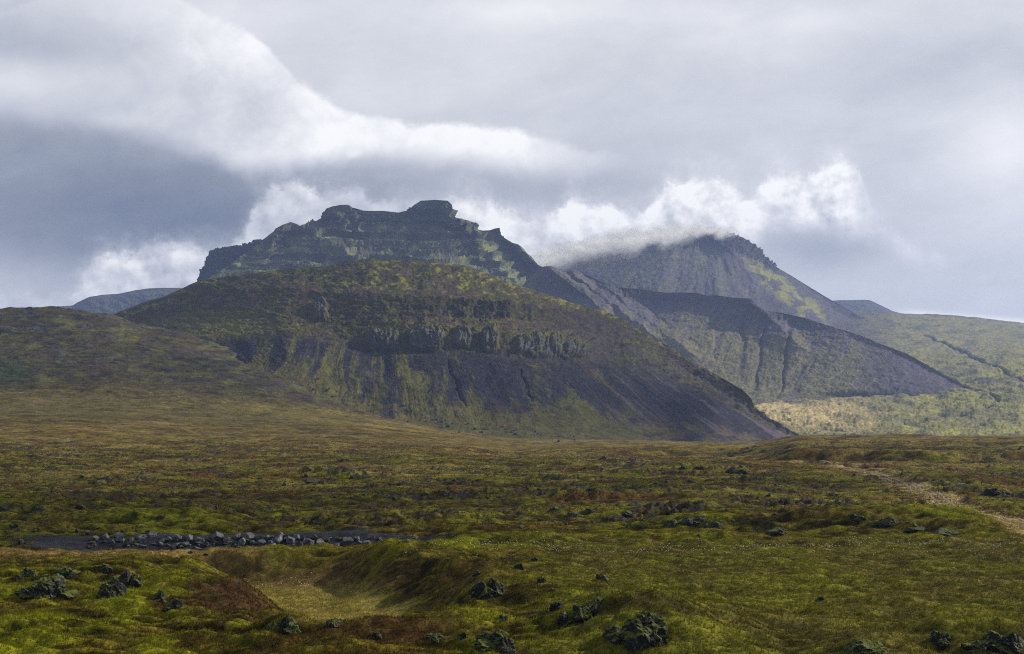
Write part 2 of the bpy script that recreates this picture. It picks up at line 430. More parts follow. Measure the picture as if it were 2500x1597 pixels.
def side_ridge(X, Y, x0, y0, x1, y1, wl, wr):
    """buttress with a gentle left and a steep right side"""
    vx, vy = x1 - x0, y1 - y0; l = math.hypot(vx, vy)
    t = ((X - x0) * vx + (Y - y0) * vy) / l / l
    q = ((X - x0) * vy - (Y - y0) * vx) / l      # positive to the right when the line runs down
    w = np.where(q > 0, wr, wl)
    return np.clip(1 - np.abs(q) / w, 0, 1) * sst(-.12, .05, t) * sst(1.2, .9, t)

# ---------------------------------------------------------------- the near hill
hx = np.arange(200, 2100, 1.7)
crest = [(200, 800), (281, 767), (364, 738), (416, 717), (484, 686), (562, 673), (650, 663), (728, 655), (796, 650), (843, 638), (905, 631), (988, 635), (1092, 642), (1144, 650), (1196, 670),
         (1250, 694), (1302, 707), (1354, 725), (1427, 748), (1484, 764), (1531, 782), (1572, 813), (1640, 850), (1692, 884), (1749, 915), (1812, 951), (1833, 972), (1843, 993), (1874, 1019),
         (1926, 1050), (1973, 1071), (2050, 1095), (2100, 1100)]
cx_, cy_ = zip(*crest)
tX = [200, 260, 364, 560, 700, 765, 900, 1050, 1250, 1400, 1484, 1600, 1750, 1843, 1973, 2050, 2100]
cD = [2420, 2400, 2350, 2300, 2250, 2230, 2200, 2180, 2120, 2060, 2025, 2000, 1960, 1930, 1880, 1860, 1850]
cY = list(np.interp(tX, cx_, cy_))
SY = [815, 795, 757, 705, 700, 712, 715, 722, 733, 758, 775, 835, 922, 999, 1075, 1097, 1102]
SD = [2320, 2300, 2220, 2130, 2020, 1960, 1880, 1860, 1870, 1930, 1975, 1985, 1952, 1925, 1878, 1858, 1849]
AY = [830, 812, 780, 732, 727, 745, 760, 772, 777, 797, 805, 858, 948, 1014, 1078, 1099, 1104]
AD = [2270, 2250, 2150, 2055, 1960, 1905, 1828, 1815, 1842, 1890, 1945, 1965, 1940, 1916, 1876, 1857, 1848]
BY = [850, 835, 800, 780, 770, 788, 803, 803, 812, 832, 850, 882, 957, 1019, 1080, 1100, 1105]
BD = [2170, 2150, 2050, 1950, 1860, 1830, 1790, 1768, 1785, 1840, 1890, 1935, 1925, 1906, 1873, 1856, 1847]
EY = [880, 865, 830, 820, 812, 832, 856, 860, 870, 880, 885, 906, 972, 1026, 1082, 1101, 1106]
ED = [2070, 2050, 1950, 1850, 1775, 1755, 1748, 1722, 1740, 1800, 1855, 1910, 1910, 1897, 1870, 1855, 1846]
MY = [930, 915, 880, 870, 880, 905, 930, 952, 972, 985, 990, 1002, 1030, 1056, 1085, 1102, 1107]
MD = [1970, 1950, 1850, 1740, 1670, 1650, 1630, 1605, 1610, 1650, 1695, 1750, 1790, 1810, 1830, 1845, 1842]
FY = [1000, 990, 965, 945, 975, 1005, 1044, 1070, 1092, 1096, 1096, 1095, 1091, 1092, 1095, 1104, 1110]
FD = [1870, 1850, 1750, 1600, 1530, 1510, 1500, 1480, 1475, 1490, 1505, 1540, 1620, 1690, 1770, 1810, 1820]
lines = [(tX, [y + 60 for y in cY], [d + 500 for d in cD]), (cx_, cy_, np.interp(cx_, tX, cD)), (tX, SY, SD), (tX, AY, AD), (tX, BY, BD), (tX, EY, ED), (tX, MY, MD), (tX, FY, FD)]
X, Y, D, T = sheet(hx, lines, [14, 75, 38, 34, 42, 65, 60], smy=2.2)
wy = fbm(X / 60, Y / 60, 3, 100) * 14
band1 = sst(1.95, 2.08, T) * sst(3.1, 2.95, T) * sst(820, 900, X + wy * 3) * (.45 + .55 * sst(1060, 1110, X + wy)) * sst(1340, 1270, X + wy)
band1 = np.maximum(band1, sst(1.95, 2.08, T) * sst(3.1, 2.9, T) * np.exp(-((X - 783) / 26) ** 2))
band2 = .30 * sst(3.8, 4.05, T) * sst(5.15, 4.95, T) * sst(800, 900, X) 
cren = ridged(X / 46, Y / 160, 3, 101)                     # buttresses cut by gullies
edgeband = sst(1.02, 1.2, T) * sst(5.4, 4.6, T) * sst(1430, 1540, X)
left_crag = sst(1.5, 2.0, T) * sst(3.3, 2.8, T) * sst(720, 560, X) * sst(.0, .35, fbm(X / 50, Y / 26, 4, 102))
crag = np.clip(band1 * (.6 + .4 * sst(.2, .5, cren)) + band2 * sst(.32, .55, ridged(X / 62, Y / 400, 2, 103) + .12 * fbm(X / 15, Y / 15, 3, 1)) + edgeband * .55 + left_crag * .8, 0, 1)
mid = sst(2.9, 3.1, T) * sst(4.1, 3.9, T) * sst(700, 800, X)
crag = np.clip(crag + mid * sst(.15, .45, fbm(X / 34, Y / 16, 4, 104)) * .7, 0, 1)
crag = crag * (1 - .6 * band1 * sst(.1, .4, fbm(X / 40, Y / 30, 3, 115)))
# fall lines fan out from an apex above the hill
ax, ay = 930., 440.
fan = np.degrees(np.arctan2(X - ax, Y - ay)); rad = np.hypot(X - ax, Y - ay)
st1 = fbm(fan * .17 + fbm(X / 120, Y / 120, 4, 105) * .8, rad / 230, 7, 106, .66)
st2 = fbm(fan * 3.2 + fbm(X / 40, Y / 40, 3, 107) * .8, rad / 120, 4, 108, .6)
scree_z = sst(4.6, 5.2, T)
P = unproj(X, Y, D)
Nn = normals(P)
mpp = D / F
disp = 0
blocks = fbm(X / 30, Y / 20, 5, 110, .62)
ledge = strata(Y + fbm(X / 70, Y / 40, 3, 114) * 16, 19., .3)
disp = disp + crag * (blocks * 6.5 + (ledge - .5) * 4)
PIL = [(934, 834, 42, 25), (1016, 830, 19, 29), (1054, 828, 30, 29), (1128, 826, 22, 26), (1196, 832, 22, 29), (1282, 846, 26, 22), (1330, 846, 46, 29), (1400, 858, 34, 18), (783, 758, 18, 26)]
pil = 0
for (a_, b_, c_, e_) in PIL:
    q = np.clip(1 - ((X + blocks * 8 - a_) / c_) ** 4 - ((Y + blocks * 5 - b_) / e_) ** 4, 0, 1)
    pil = np.maximum(pil, np.sqrt(q))
colm = ridged(X / 9 + blocks, Y / 46, 3, 116)
disp = disp + pil * (8 + 5 * (colm - .5)) + pil * blocks * 5
disp = disp + crag * (cren - .5) * 6
disp = disp + (1 - crag) * scree_z * (st1 * .8 + st2 * .5 + fbm(X / 60, Y / 60, 3, 109) * 3)
disp = disp + (1 - crag) * (fbm(X / 30, Y / 11, 5, 111, .6) * 2.6) * (1 - .8 * scree_z) + fbm(X / 7, Y / 3.5, 4, 112, .6) * .75
disp = disp + (sst(1.0, 1.2, T) * sst(2, 1.7, T)) * fbm(X / 45, Y / 14, 4, 113) * 5
gx_ = X + fbm(X / 30, Y / 30, 3, 117) * 10
for (a_, b_, c_, e_, w_) in [(1095, 885, 1135, 985, 3.), (1275, 900, 1298, 975, 2.5), (1520, 910, 1700, 1040, 3)]: disp = disp - 3.0 * ridge_fn(gx_, Y, a_, b_, c_, e_, w_) * scree_z
disp = disp * sst(.3, 1.0, T) * sst(7.0, 6.4, T) * (1 - .35 * sst(1450, 1550, X))
crest_fade = np.clip(1 - np.abs(T - 1) / .12, 0, 1)
P = P + Nn * (disp * (1 - .75 * crest_fade))[..., None]
hc = np.zeros(X.shape + (3,), np.float32) + np.asarray((.080, .078, .034), np.float32)
up = sst(2.1, 1.6, T)
nA = fbm(X / 36, Y / 12, 5, 120, .6); nB = fbm(X / 70, Y / 26, 4, 121); nC = fbm(X / 12, Y / 6, 4, 122, .6)
hc = mixc(hc, (.095, .062, .062), sst(-.15, .25, nB + .25 * nC) * .8)
hc = mixc(hc, (.27, .265, .036), sst(.02, .36, nA * .7 + .55 * fbm(X / 13, Y / 5, 5, 123, .65)) * .85 * (.35 + .65 * up))
hc = mixc(hc, (.15, .15, .05), up * sst(.1, .5, nB - nC * .3) * .3)
# flank between the bands and the scree
gm = sst(-.22, .34, st1 * 1.2 + .22 * st2 + .12 * nC + .30 * (T - 5.7) - sst(1350, 1600, X) * .30)
scol = np.zeros_like(hc) + np.asarray((.030, .030, .046), np.float32)
scol = mixc(scol, (.062, .034, .040), sst(.1, .5, fbm(fan * .9, rad / 200, 4, 130)) * .7 * sst(1100, 1300, X))
scol = mixc(scol, (.135, .112, .125), sst(-.05, .40, fbm(fan * .7, rad / 260, 6, 131, .65)) * sst(1330, 1560, X) * .8)
scol = mixc(scol, (.024, .024, .036), sst(.05, .35, fbm(fan * 1.3, rad / 200, 5, 133, .62)) * .7)
scol = mixc(scol, (.135, .130, .034), gm * .82)
scol = mixc(scol, (.165, .120, .040), sst(5.9, 6.6, T) * sst(-.2, .3, fbm(X / 60, Y / 12, 4, 132)) * .55)
hc = hc * (1 - scree_z[..., None]) + scol * scree_z[..., None]
# green bowl on the left
bowl = np.exp(-(((X - 560) / 130) ** 2 + ((Y - 800) / 30) ** 2))
hc = mixc(hc, (.27, .24, .055), np.clip(bowl + nA * .3 - .1, 0, 1) * .75)
hc = mixc(hc, (.095, .095, .028), sst(3.0, 3.5, T) * sst(4.9, 4.2, T) * sst(900, 800, X) * .4)
hc = mixc(hc, (.085, .070, .082), sst(1280, 1420, X) * sst(1.7, 2.4, T) * (1 - scree_z) * np.clip(.5 + 1.2 * st1, 0, .85))
rk = np.clip(np.maximum(crag * (.62 + .9 * nC + .5 * blocks), pil), 0, 1)
rcol = np.zeros_like(hc) + np.asarray((.045, .047, .060), np.float32)
rcol = mixc(rcol, (.115, .118, .13), pil * .8)
ptop = np.zeros_like(X)
for (a_, b_, c_, e_) in PIL[:-1]: ptop = np.maximum(ptop, np.exp(-(((X - a_) / c_) ** 2 + ((Y - b_ + e_ * .8) / (e_ * .35)) ** 2)))
rcol = mixc(rcol, (.085, .085, .090), sst(.1, .5, fbm(X / 9, Y / 16, 4, 140)) * .7)
rcol = mixc(rcol, (.110, .115, .028), sst(.0, .35, fbm(X / 26, Y / 8, 4, 141) + (ledge - .5) * .3) * .75)
hc = hc * (1 - rk[..., None]) + rcol * rk[..., None]
hc = mixc(hc, (.15, .15, .03), np.clip(ptop * 1.2 + nC * .4 - .1, 0, 1) * .7)
hc = mixc(hc, (.13, .13, .13), scree_z * sst(.42, .6, fbm(X / 5, Y / 4, 3, 142)) * .35 * (1 - gm))
hc *= (1 + .22 * np.clip(nC, -1, 1))[..., None]
near_hill = grid_mesh('hill', P, hc, M_far)
near_hill['label'] = 'dark rounded hill with two lava cliff bands and streaked scree below'
HILL = (hx, X, Y, D, P)

def hill_pt(px, py):
    """point of the near hill seen at a photo pixel"""
    Pp = HILL[4]; sx = CX + F * Pp[..., 0] / Pp[..., 1]; sy = HY - F * Pp[..., 2] / Pp[..., 1]
    e = np.abs(sx - px) + np.abs(sy - py); e[:14] += 1e4
    i, j = np.unravel_index(np.argmin(e), e.shape)
    return Pp[i, j]

# ---------------------------------------------------------------- the castle-like table mountain
mx = np.arange(455, 1500, 1.35)
crest = [(440, 720), (489, 690), (560, 645), (620, 600), (649, 580), (668, 565), (673, 558), (690, 549), (709, 542), (722, 546), (732, 551), (757, 546), (775, 538), (788, 530), (791, 518), (797, 509),
         (812, 504), (832, 500), (851, 500), (860, 507), (873, 510), (885, 514), (894, 515), (936, 515), (973, 519), (992, 515), (1005, 506), (1010, 501), (1022, 494), (1027, 490), (1064, 488), (1093, 490),
         (1103, 500), (1105, 508), (1101, 517), (1102, 526), (1112, 531), (1125, 534), (1143, 538), (1156, 543), (1163, 550), (1167, 560), (1178, 563), (1197, 562), (1208, 558), (1220, 556), (1222, 572),
         (1230, 580), (1251, 593), (1265, 597), (1276, 605), (1287, 618), (1297, 626), (1305, 637), (1314, 647), (1338, 655), (1375, 690), (1440, 730), (1500, 760)]
cx_, cy_ = zip(*crest)
tX = [440, 560, 700, 800, 950, 1100, 1200, 1300, 1400, 1500]
cD = [4000, 4100, 4250, 4300, 4350, 4320, 4370, 4430, 4480, 4520]
cy2 = np.interp(tX, cx_, cy_)
lines = [(tX, [y + 70 for y in cy2], [d + 900 for d in cD]), (cx_, cy_, np.interp(cx_, tX, cD)),
         (tX, [735, 668, 585, 552, 548, 560, 598, 680, 740, 780], [3960, 4040, 4180, 4255, 4305, 4275, 4325, 4385, 4440, 4490]),
         (tX, [745, 685, 625, 610, 612, 625, 660, 720, 770, 800], [3900, 3960, 4040, 4100, 4140, 4140, 4200, 4270, 4340, 4400]),
         (tX, [760, 715, 690, 690, 700, 705, 740, 780, 820, 840], [3780, 3780, 3800, 3820, 3830, 3860, 3930, 4010, 4100, 4170]),
         (tX, [800, 780, 780, 790, 800, 810, 830, 850, 880, 900], [3600, 3560, 3520, 3500, 3500, 3540, 3620, 3720, 3820, 3900])]
X, Y, D, T = sheet(mx, lines, [12, 60, 70, 70, 40], smy=3)
# buttresses reach out to the right-hand valley
for (x0, y0, x1, y1, wl, wr, A) in [(1108, 528, 1275, 705, 34, 24, 62), (1160, 540, 1172, 640, 10, 14, 30), (1221, 556, 1335, 700, 16, 26, 62), (1262, 596, 1395, 725, 12, 24, 52), (1310, 645, 1440, 745, 14, 26, 50), (1240, 640, 1300, 730, 8, 14, 24),
                                 (818, 515, 850, 570, 22, 10, 26), (862, 520, 880, 575, 12, 6, 16), (735, 552, 880, 640, 40, 16, 26), (700, 548, 640, 640, 50, 20, 20)]:
    D = D - A * side_ridge(X + fbm(X / 40, Y / 40, 3, 150) * 5, Y, x0, y0, x1, y1, wl, wr)
P = unproj(X, Y, D)
el = (HY - Y) + fbm(X / 160, Y / 160, 2, 151) * 10 + (X - 950) * .02
sta = strata(el, 21.0, .3) * .6 + strata(el + 7, 12.5, .3) * .4
capz = sst(2.05, 1.85, T)
low = sst(3.9, 3.2, T)
Nn = normals(P)
rough_ = ridged(X / 20, Y / 26, 5, 152, .62)
fluteX = ridged(X / 13 + fbm(X / 30, Y / 30, 2, 3) * .6, Y / 70, 4, 153)
cl = np.clip(capz * .9 + sst(.55, .8, sta) * low * .70 + sst(1080, 1170, X) * .40, 0, 1) * sst(1.0, 1.05, T) * sst(560, 700, X)
sm = (1 - .5 * sst(700, 560, X))
disp = (sta - .5) * 36 * low * sst(.98, 1.1, T) * sst(650, 760, X) * (1 - .5 * sst(1150, 1250, X))
disp = disp + cl * (rough_ - .5) * 9 + cl * (fluteX - .5) * 12 + (1 - cl) * fbm(X / 40, Y / 20, 5, 154, .55) * 8 + fbm(X / 8, Y / 5, 4, 155, .6) * 1.3
disp = disp * sst(.5, 1.0, T)
crest_fade = np.clip(1.3 - np.abs(T - 1) / .16, 0, 1)
P = P + Nn * (disp * (1 - .93 * crest_fade))[..., None]
nA = fbm(X / 40, Y / 14, 5, 160, .6); nC = fbm(X / 10, Y / 7, 4, 161, .6)
mc = np.zeros(X.shape + (3,), np.float32) + np.asarray((.110, .124, .062), np.float32)
mc = mixc(mc, (.30, .32, .13), sst(-.1, .35, nA + .5 * (.5 - sta)) * .85)
mc = mixc(mc, (.055, .052, .048), sst(.05, .4, fbm(X / 60, Y / 60, 4, 163)) * .5)
mc = mixc(mc, (.050, .054, .064), np.clip(cl * (.55 + nC * .8), 0, 1) * .9)
mc = mixc(mc, (.22, .24, .06), (1 - .5 * cl) * sst(1085, 1130, X) * sst(-.1, .3, nC + nA * .5) * .65)
fine = strata(el + nC * 2, 6.5, .4)
mc = mixc(mc, (.05, .052, .06), sst(.55, .95, fine) * low * sst(.0, .3, fbm(X / 70, Y / 12, 3, 166) + .1) * .6)
mc = mixc(mc, (.085, .08, .085), sst(2.9, 3.4, T) * sst(.0, .35, fbm(X / 26, Y / 20, 4, 165)) * .6)
mc *= (1 + .25 * np.clip(nC, -1, 1))[..., None]
M_mtn = terrain_mat('mountain_rock', .05, .22, 3., 1.5, .5, spec=.05)
castle = grid_mesh('mountain', P, mc, M_mtn)
castle['label'] = 'flat-topped green mountain with a castle-like rock block on its summit'

# back cliff at its left
bx = np.arange(430, 700, 1.5)
crest = [(430, 760), (470, 715), (489, 684), (490, 672), (492, 663), (498, 650), (503, 640), (509, 626), (511, 615), (514, 610), (554, 603), (590, 598), (608, 594), (618, 588), (626, 584), (640, 585), (700, 590)]
cx_, cy_ = zip(*crest)
lines = [(cx_, [y + 30 for y in cy_], [5100] * len(cx_)), (cx_, cy_, [4700] * len(cx_)), (cx_, [y + 34 for y in cy_], [4660] * len(cx_)), (cx_, [y + 90 for y in cy_], [4500] * len(cx_)), (cx_, [860] * len(cx_), [4200] * len(cx_))]
X, Y, D, T = sheet(bx, lines, [8, 30, 30, 30], smy=1.5)
P = unproj(X, Y, D); Nn = normals(P)
cl = sst(1.0, 1.1, T) * sst(3, 1.9, T)
disp = (ridged(X / 12, Y / 40, 4, 170) - .5) * 26 * cl + fbm(X / 9, Y / 7, 4, 171) * 8
P = P + Nn * (disp * sst(.5, 1.1, T))[..., None]
bc = np.zeros(X.shape + (3,), np.float32) + np.asarray((.075, .085, .035), np.float32)
bc = mixc(bc, (.045, .046, .052), np.clip(cl * (.7 + fbm(X / 12, Y / 8, 4, 172)), 0, 1))
backcliff = grid_mesh('cliff', P, bc, M_mtn)
backcliff['label'] = 'steep dark cliff behind the left flank of the green mountain'

# ---------------------------------------------------------------- the ridge running down to the right valley
rx = np.arange(1190, 2460, 1.5)
crest = [(1190, 770), (1270, 705), (1300, 668), (1318, 652), (1344, 649), (1360, 656), (1375, 665), (1395, 662), (1411, 663), (1440, 674), (1458, 683), (1494, 699), (1530, 704), (1562, 706), (1600, 712), (1625, 715), (1665, 714), (1703, 716),
         (1725, 722), (1749, 721), (1790, 727), (1833, 729), (1838, 736), (1840, 741), (1864, 756), (1895, 762), (1921, 767), (1963, 776), (2030, 798), (2093, 816), (2155, 842), (2212, 863), (2254, 886), (2311, 920),
         (2368, 950), (2420, 985), (2460, 1005)]
cx_, cy_ = zip(*crest)
tX = [1270, 1400, 1500, 1600, 1700, 1840, 1950, 2050, 2200, 2311, 2368, 2420, 2460]
cD = [3950, 3900, 3850, 3800, 3720, 3600, 3520, 3430, 3280, 3180, 3120, 3080, 3060]
cy2 = np.interp(tX, cx_, cy_)
lines = [(tX, [y + 50 for y in cy2], [d + 600 for d in cD]), (cx_, cy_, np.interp(cx_, tX, cD)),
         (tX, [700, 715, 735, 748, 755, 785, 800, 815, 870, 927, 956, 990, 1008], [3900, 3850, 3800, 3760, 3680, 3560, 3490, 3400, 3270, 3175, 3116, 3077, 3058]),
         (tX, [760, 790, 810, 812, 822, 850, 860, 868, 905, 940, 964, 994, 1012], [3680, 3620, 3560, 3500, 3440, 3380, 3320, 3250, 3150, 3110, 3085, 3064, 3049]),
         (tX, [860, 870, 890, 900, 905, 935, 945, 952, 958, 965, 978, 1000, 1018], [3450, 3400, 3300, 3240, 3180, 3100, 3050, 3020, 3000, 3010, 3040, 3040, 3040]),
         (tX, [930, 940, 950, 960, 965, 985, 975, 978, 982, 982, 988, 1005, 1022], [3200, 3100, 3000, 2950, 2900, 2870, 2960, 2970, 2960, 2970, 3010, 3020, 3030]),
         (tX, [1000, 1010, 1020, 1025, 1030, 1035, 1025, 1020, 1015, 1010, 1005, 1015, 1030], [2700, 2700, 2700, 2680, 2650, 2620, 2700, 2720, 2800, 2850, 2950, 3000, 3010])]
X, Y, D, T = sheet(rx, lines, [12, 45, 45, 60, 30, 30], smy=3)
gw = fbm(X / 40, Y / 50, 3, 180) * 10
for (x0, y0, x1, y1, w, A) in [(1870, 800, 1842, 950, 4, 16), (1925, 815, 1908, 950, 4.5, 18), (1908, 950, 1850, 1010, 4, 8), (1818, 790, 1805, 915, 6, 12), (1985, 880, 1945, 960, 3, 6), (2075, 890, 2030, 930, 3, 5), (1755, 800, 1745, 880, 6, 7), (1590, 740, 1610, 830, 22, 14)]:
    D = D + A * ridge_fn(X + gw, Y, x0, y0, x1, y1, w)
for (x0, y0, x1, y1, wl, wr, A) in [(1340, 655, 1530, 800, 40, 16, 60), (1400, 670, 1600, 820, 36, 16, 50), (1480, 705, 1700, 870, 34, 20, 40), (1833, 735, 1960, 850, 60, 26, 50), (1365, 668, 1480, 740, 18, 10, 30)]:
    D = D - A * side_ridge(X + gw, Y, x0, y0, x1, y1, wl, wr)
P = unproj(X, Y, D); Nn = normals(P)
cl = sst(1.0, 1.08, T) * sst(1.75, 1.4, T + .3 * fbm(X / 20, Y / 30, 3, 185)) * sst(1440, 1540, X) * sst(2120, 1960, X)
fl_ = ridged(X / 15, Y / 60, 4, 181)
dsw = ridged(X / 34 + Y / 90, Y / 90, 4, 182)
disp = cl * (fl_ - .5) * 8 + (1 - cl) * (fbm(X / 40, Y / 14, 5, 183, .6) * 5 + (dsw - .5) * 2.5 * sst(4.9, 4.0, T) * sst(2150, 1950, X)) + fbm(X / 7, Y / 3, 4, 184) * 1.1
bench = np.exp(-((Y - (962 + (X - 2100) * .01)) / 6) ** 2) * sst(1960, 2080, X) * sst(2400, 2300, X)
disp = (disp - bench * 10) * sst(.5, 1.1, T) * sst(6, 5.4, T)
crest_fade = np.clip(1 - np.abs(T - 1) / .10, 0, 1)
P = P + Nn * (disp * (1 - .93 * crest_fade))[..., None]
nA = fbm(X / 50, Y / 18, 5, 190, .6); nC = fbm(X / 9, Y / 6, 4, 191, .6); nD = fbm(X / 30 + Y / 60, Y / 90, 5, 192, .6)
rc = np.zeros(X.shape + (3,), np.float32) + np.asarray((.125, .115, .135), np.float32)
green = sst(-.15, .2, nD + .25 * nC + sst(2.3, 3.2, T) * .4 - sst(2080, 2220, X) * .55 - sst(1750, 1600, X) * .1 - (1 - sst(1.9, 2.4, T)) * .45)
rc = mixc(rc, (.185, .175, .075), green * .72)
rc = mixc(rc, (.13, .14, .045), sst(1500, 1350, X) * sst(.0, .3, nA + .4 * nC) * .7)
rc = mixc(rc, (.30, .25, .12), sst(5.0, 5.5, T) * sst(2080, 1960, X) * sst(-.3, .2, nA) * .8)
rc = mixc(rc, (.065, .064, .075), np.clip(cl * (.8 + nC * .6), 0, 1) * .9)
rc = mixc(rc, (.095, .088, .11), sst(2060, 2150, X) * (.75 - .3 * nA) * sst(5.2, 4.6, T))
rc = mixc(rc, (.045, .047, .05), bench * .8)
for (x0, y0, x1, y1, w) in [(1870, 800, 1842, 950, 6), (1925, 815, 1908, 950, 6), (1818, 790, 1805, 915, 6), (1985, 850, 1945, 960, 5)]:
    rc = mixc(rc, (.065, .060, .062), np.clip(ridge_fn(X + gw, Y, x0, y0, x1, y1, w) * (.7 + nC), 0, 1) * .85)
rc *= (1 + .25 * np.clip(nC, -1, 1))[..., None]
ridge_o = grid_mesh('ridge', P, rc, M_mtn); ridge_o['kind'] = 'structure'
ridge_o['label'] = 'long dark-topped ridge with gullies sloping down into the sunlit valley'

# ---------------------------------------------------------------- right-hand volcano with its top in cloud
vx = np.arange(1250, 2260, 1.6)
crest = [(1250, 690), (1354, 644), (1406, 613), (1460, 600), (1510, 590), (1562, 584), (1600, 580), (1640, 574), (1666, 571), (1687, 566), (1744, 563), (1780, 570), (1812, 579), (1830, 590), (1848, 603), (1858, 612),
         (1866, 624), (1869, 630), (1882, 640), (1886, 646), (1889, 640), (1892, 642), (1895, 652), (1926, 670), (1978, 702), (2030, 733), (2082, 763), (2124, 785), (2200, 820), (2260, 850)]
cx_, cy_ = zip(*crest)
tX = [1250, 1400, 1550, 1700, 1800, 1900, 2000, 2100, 2200, 2260]
cD = [5300, 5400, 5500, 5600, 5650, 5700, 5700, 5700, 5650, 5600]
cy2 = np.interp(tX, cx_, cy_)
lines = [(tX, [y + 50 for y in cy2], [d + 900 for d in cD]), (cx_, cy_, np.interp(cx_, tX, cD)),
         (tX, [710, 645, 625, 605, 618, 672, 738, 790, 828, 858], [5250, 5320, 5400, 5510, 5570, 5640, 5660, 5670, 5630, 5580]),
         (tX, [750, 720, 700, 690, 700, 735, 775, 812, 845, 870], [5000, 5030, 5050, 5100, 5180, 5260, 5350, 5400, 5450, 5450]),
         (tX, [850, 850, 850, 840, 850, 860, 870, 880, 890, 900], [4450, 4470, 4500, 4550, 4600, 4700, 4800, 4900, 5000, 5050])]
X, Y, D, T = sheet(vx, lines, [10, 50, 75, 75], smy=3)
gw = fbm(X / 50, Y / 50, 3, 200) * 8
for (x0, y0, x1, y1, wl, wr, A) in [(1760, 590, 1990, 775, 50, 50, 90), (1640, 610, 1600, 720, 60, 40, 60), (1740, 640, 1760, 720, 40, 22, 50)]:
    D = D - A * side_ridge(X + gw, Y, x0, y0, x1, y1, wl, wr)
P = unproj(X, Y, D); Nn = normals(P)
fan2 = np.degrees(np.arctan2(X - 1740, Y - 420)); rad2 = np.hypot(X - 1740, Y - 420)
st = ridged(fan2 / 6.5 + fbm(X / 60, Y / 60, 3, 202) * .4, rad2 / 160, 5, 203)
top = sst(1.0, 1.05, T) * sst(2.15, 1.7, T) * sst(1600, 1680, X) * sst(1925, 1880, X)
disp = top * (ridged(X / 16, Y / 16, 5, 204) - .45) * 36 + (1 - top) * ((st - .5) * 8 + fbm(X / 14, Y / 9, 4, 205, .6) * 3)
crest_fade = np.clip(1 - np.abs(T - 1) / .10, 0, 1)
P = P + Nn * (disp * sst(.5, 1.1, T) * (1 - .7 * crest_fade))[..., None]
nA = fbm(fan2 / 7, rad2 / 60, 5, 210, .6); nC = fbm(X / 9, Y / 7, 4, 211)
vc = np.zeros(X.shape + (3,), np.float32) + np.asarray((.092, .086, .108), np.float32)
spur = side_ridge(X + gw, Y, 1770, 590, 1995, 778, 30, 36)
vc = mixc(vc, (.115, .128, .070), sst(-.1, .35, nA + .3 * nC + sst(1850, 1700, X) * .2 - sst(1850, 1950, X) * .6) * .65)
vc = mixc(vc, (.24, .24, .06), np.clip(spur * 2.0 * sst(.0, .35, fbm(X / 30 - Y / 40, Y / 18, 4, 212) + .15), 0, 1) * sst(1780, 1860, X) * .9)
vc = mixc(vc, (.045, .042, .05), top * .8)
vc *= (1 + .25 * np.clip(nC, -1, 1))[..., None]
volcano = grid_mesh('mountain', P, vc, M_mtn)
volcano['label'] = 'cone-shaped dark mountain with its summit touching the white cloud'

# ---------------------------------------------------------------- valley floor and the long slope on the right
wx = np.arange(1700, 2960, 1.7)
tX = [1700, 1850, 1973, 2100, 2250, 2368, 2500, 2700, 2960]
crest = [(1700, 700), (1850, 735), (1990, 750), (2061, 757), (2120, 762), (2186, 764), (2240, 767), (2290, 768), (2340, 772), (2394, 776), (2440, 782), (2500, 789), (2700, 805), (2960, 830)]
cx_, cy_ = zip(*crest)
lines = [(tX, [780, 780, 790, 800, 810, 815, 830, 850, 870], [8000] * 9), (cx_, cy_, [6000] * len(cx_)),
         (tX, [800, 812, 815, 818, 822, 828, 835, 850, 870], [5000] * 9),
         (tX, [880, 888, 885, 878, 875, 872, 868, 880, 900], [4000] * 9),
         (tX, [960, 962, 962, 955, 950, 938, 925, 925, 935], [3200] * 9),
         (tX, [1012, 1010, 1006, 1002, 1000, 992, 980, 975, 980], [2600] * 9),
         (tX, [1060, 1060, 1055, 1046, 1044, 1045, 1043, 1040, 1040], [2050] * 9),
         (tX, [1080, 1080, 1077, 1073, 1075, 1079, 1078, 1076, 1075], [1700] * 9),
         (tX, [1100, 1100, 1100, 1102, 1104, 1106, 1106, 1106, 1106], [1330] * 9)]
X, Y, D, T = sheet(wx, lines, [8, 45, 50, 60, 50, 40, 35, 35], smy=5)
P = unproj(X, Y, D); Nn = normals(P)
ga = fbm(X / 70, Y / 70, 3, 220) * 12
chan = 0
CH = [(2205, 870, 2330, 930), (2330, 930, 2400, 958), (2400, 958, 2440, 975), (2440, 975, 2400, 998), (2400, 998, 2250, 1030), (2250, 1030, 2120, 1045), (2260, 820, 2420, 890), (2420, 890, 2500, 935)]
for (x0, y0, x1, y1) in CH:
    chan = np.maximum(chan, ridge_fn(X + fbm(X / 24, Y / 9, 3, 225) * 9, Y + ga * .3, x0, y0, x1, y1, 2.6))
disp = fbm(X / 90, Y / 12, 5, 221, .6) * 10 * sst(8, 5, T) + fbm(X / 40, Y / 4, 5, 222, .65) * 3.0 + fbm(X / 9, Y / 2, 4, 223) * 1.2 - chan * 8
disp = disp + sst(6.6, 7.2, T) * fbm(X / 70, Y / 7, 4, 224) * 4 + ridged(X / 140 + Y / 60, Y / 16, 4, 226) * 3 * sst(6.5, 4.5, T)
P = P + Nn * (disp * sst(.4, 1.0, T) * (1 - .6 * np.clip(1 - np.abs(T - 1) / .1, 0, 1)) * sst(8, 7.7, T))[..., None]
nA = fbm(X / 60, Y / 12, 5, 230, .6); nC = fbm(X / 14, Y / 2.6, 5, 231, .68); nB = fbm(X / 110, Y / 40, 4, 232)
wc = np.zeros(X.shape + (3,), np.float32) + np.asarray((.25, .235, .095), np.float32)
wc = mixc(wc, (.095, .100, .095), sst(-.02, .35, nA + .35 * nC) * .7)
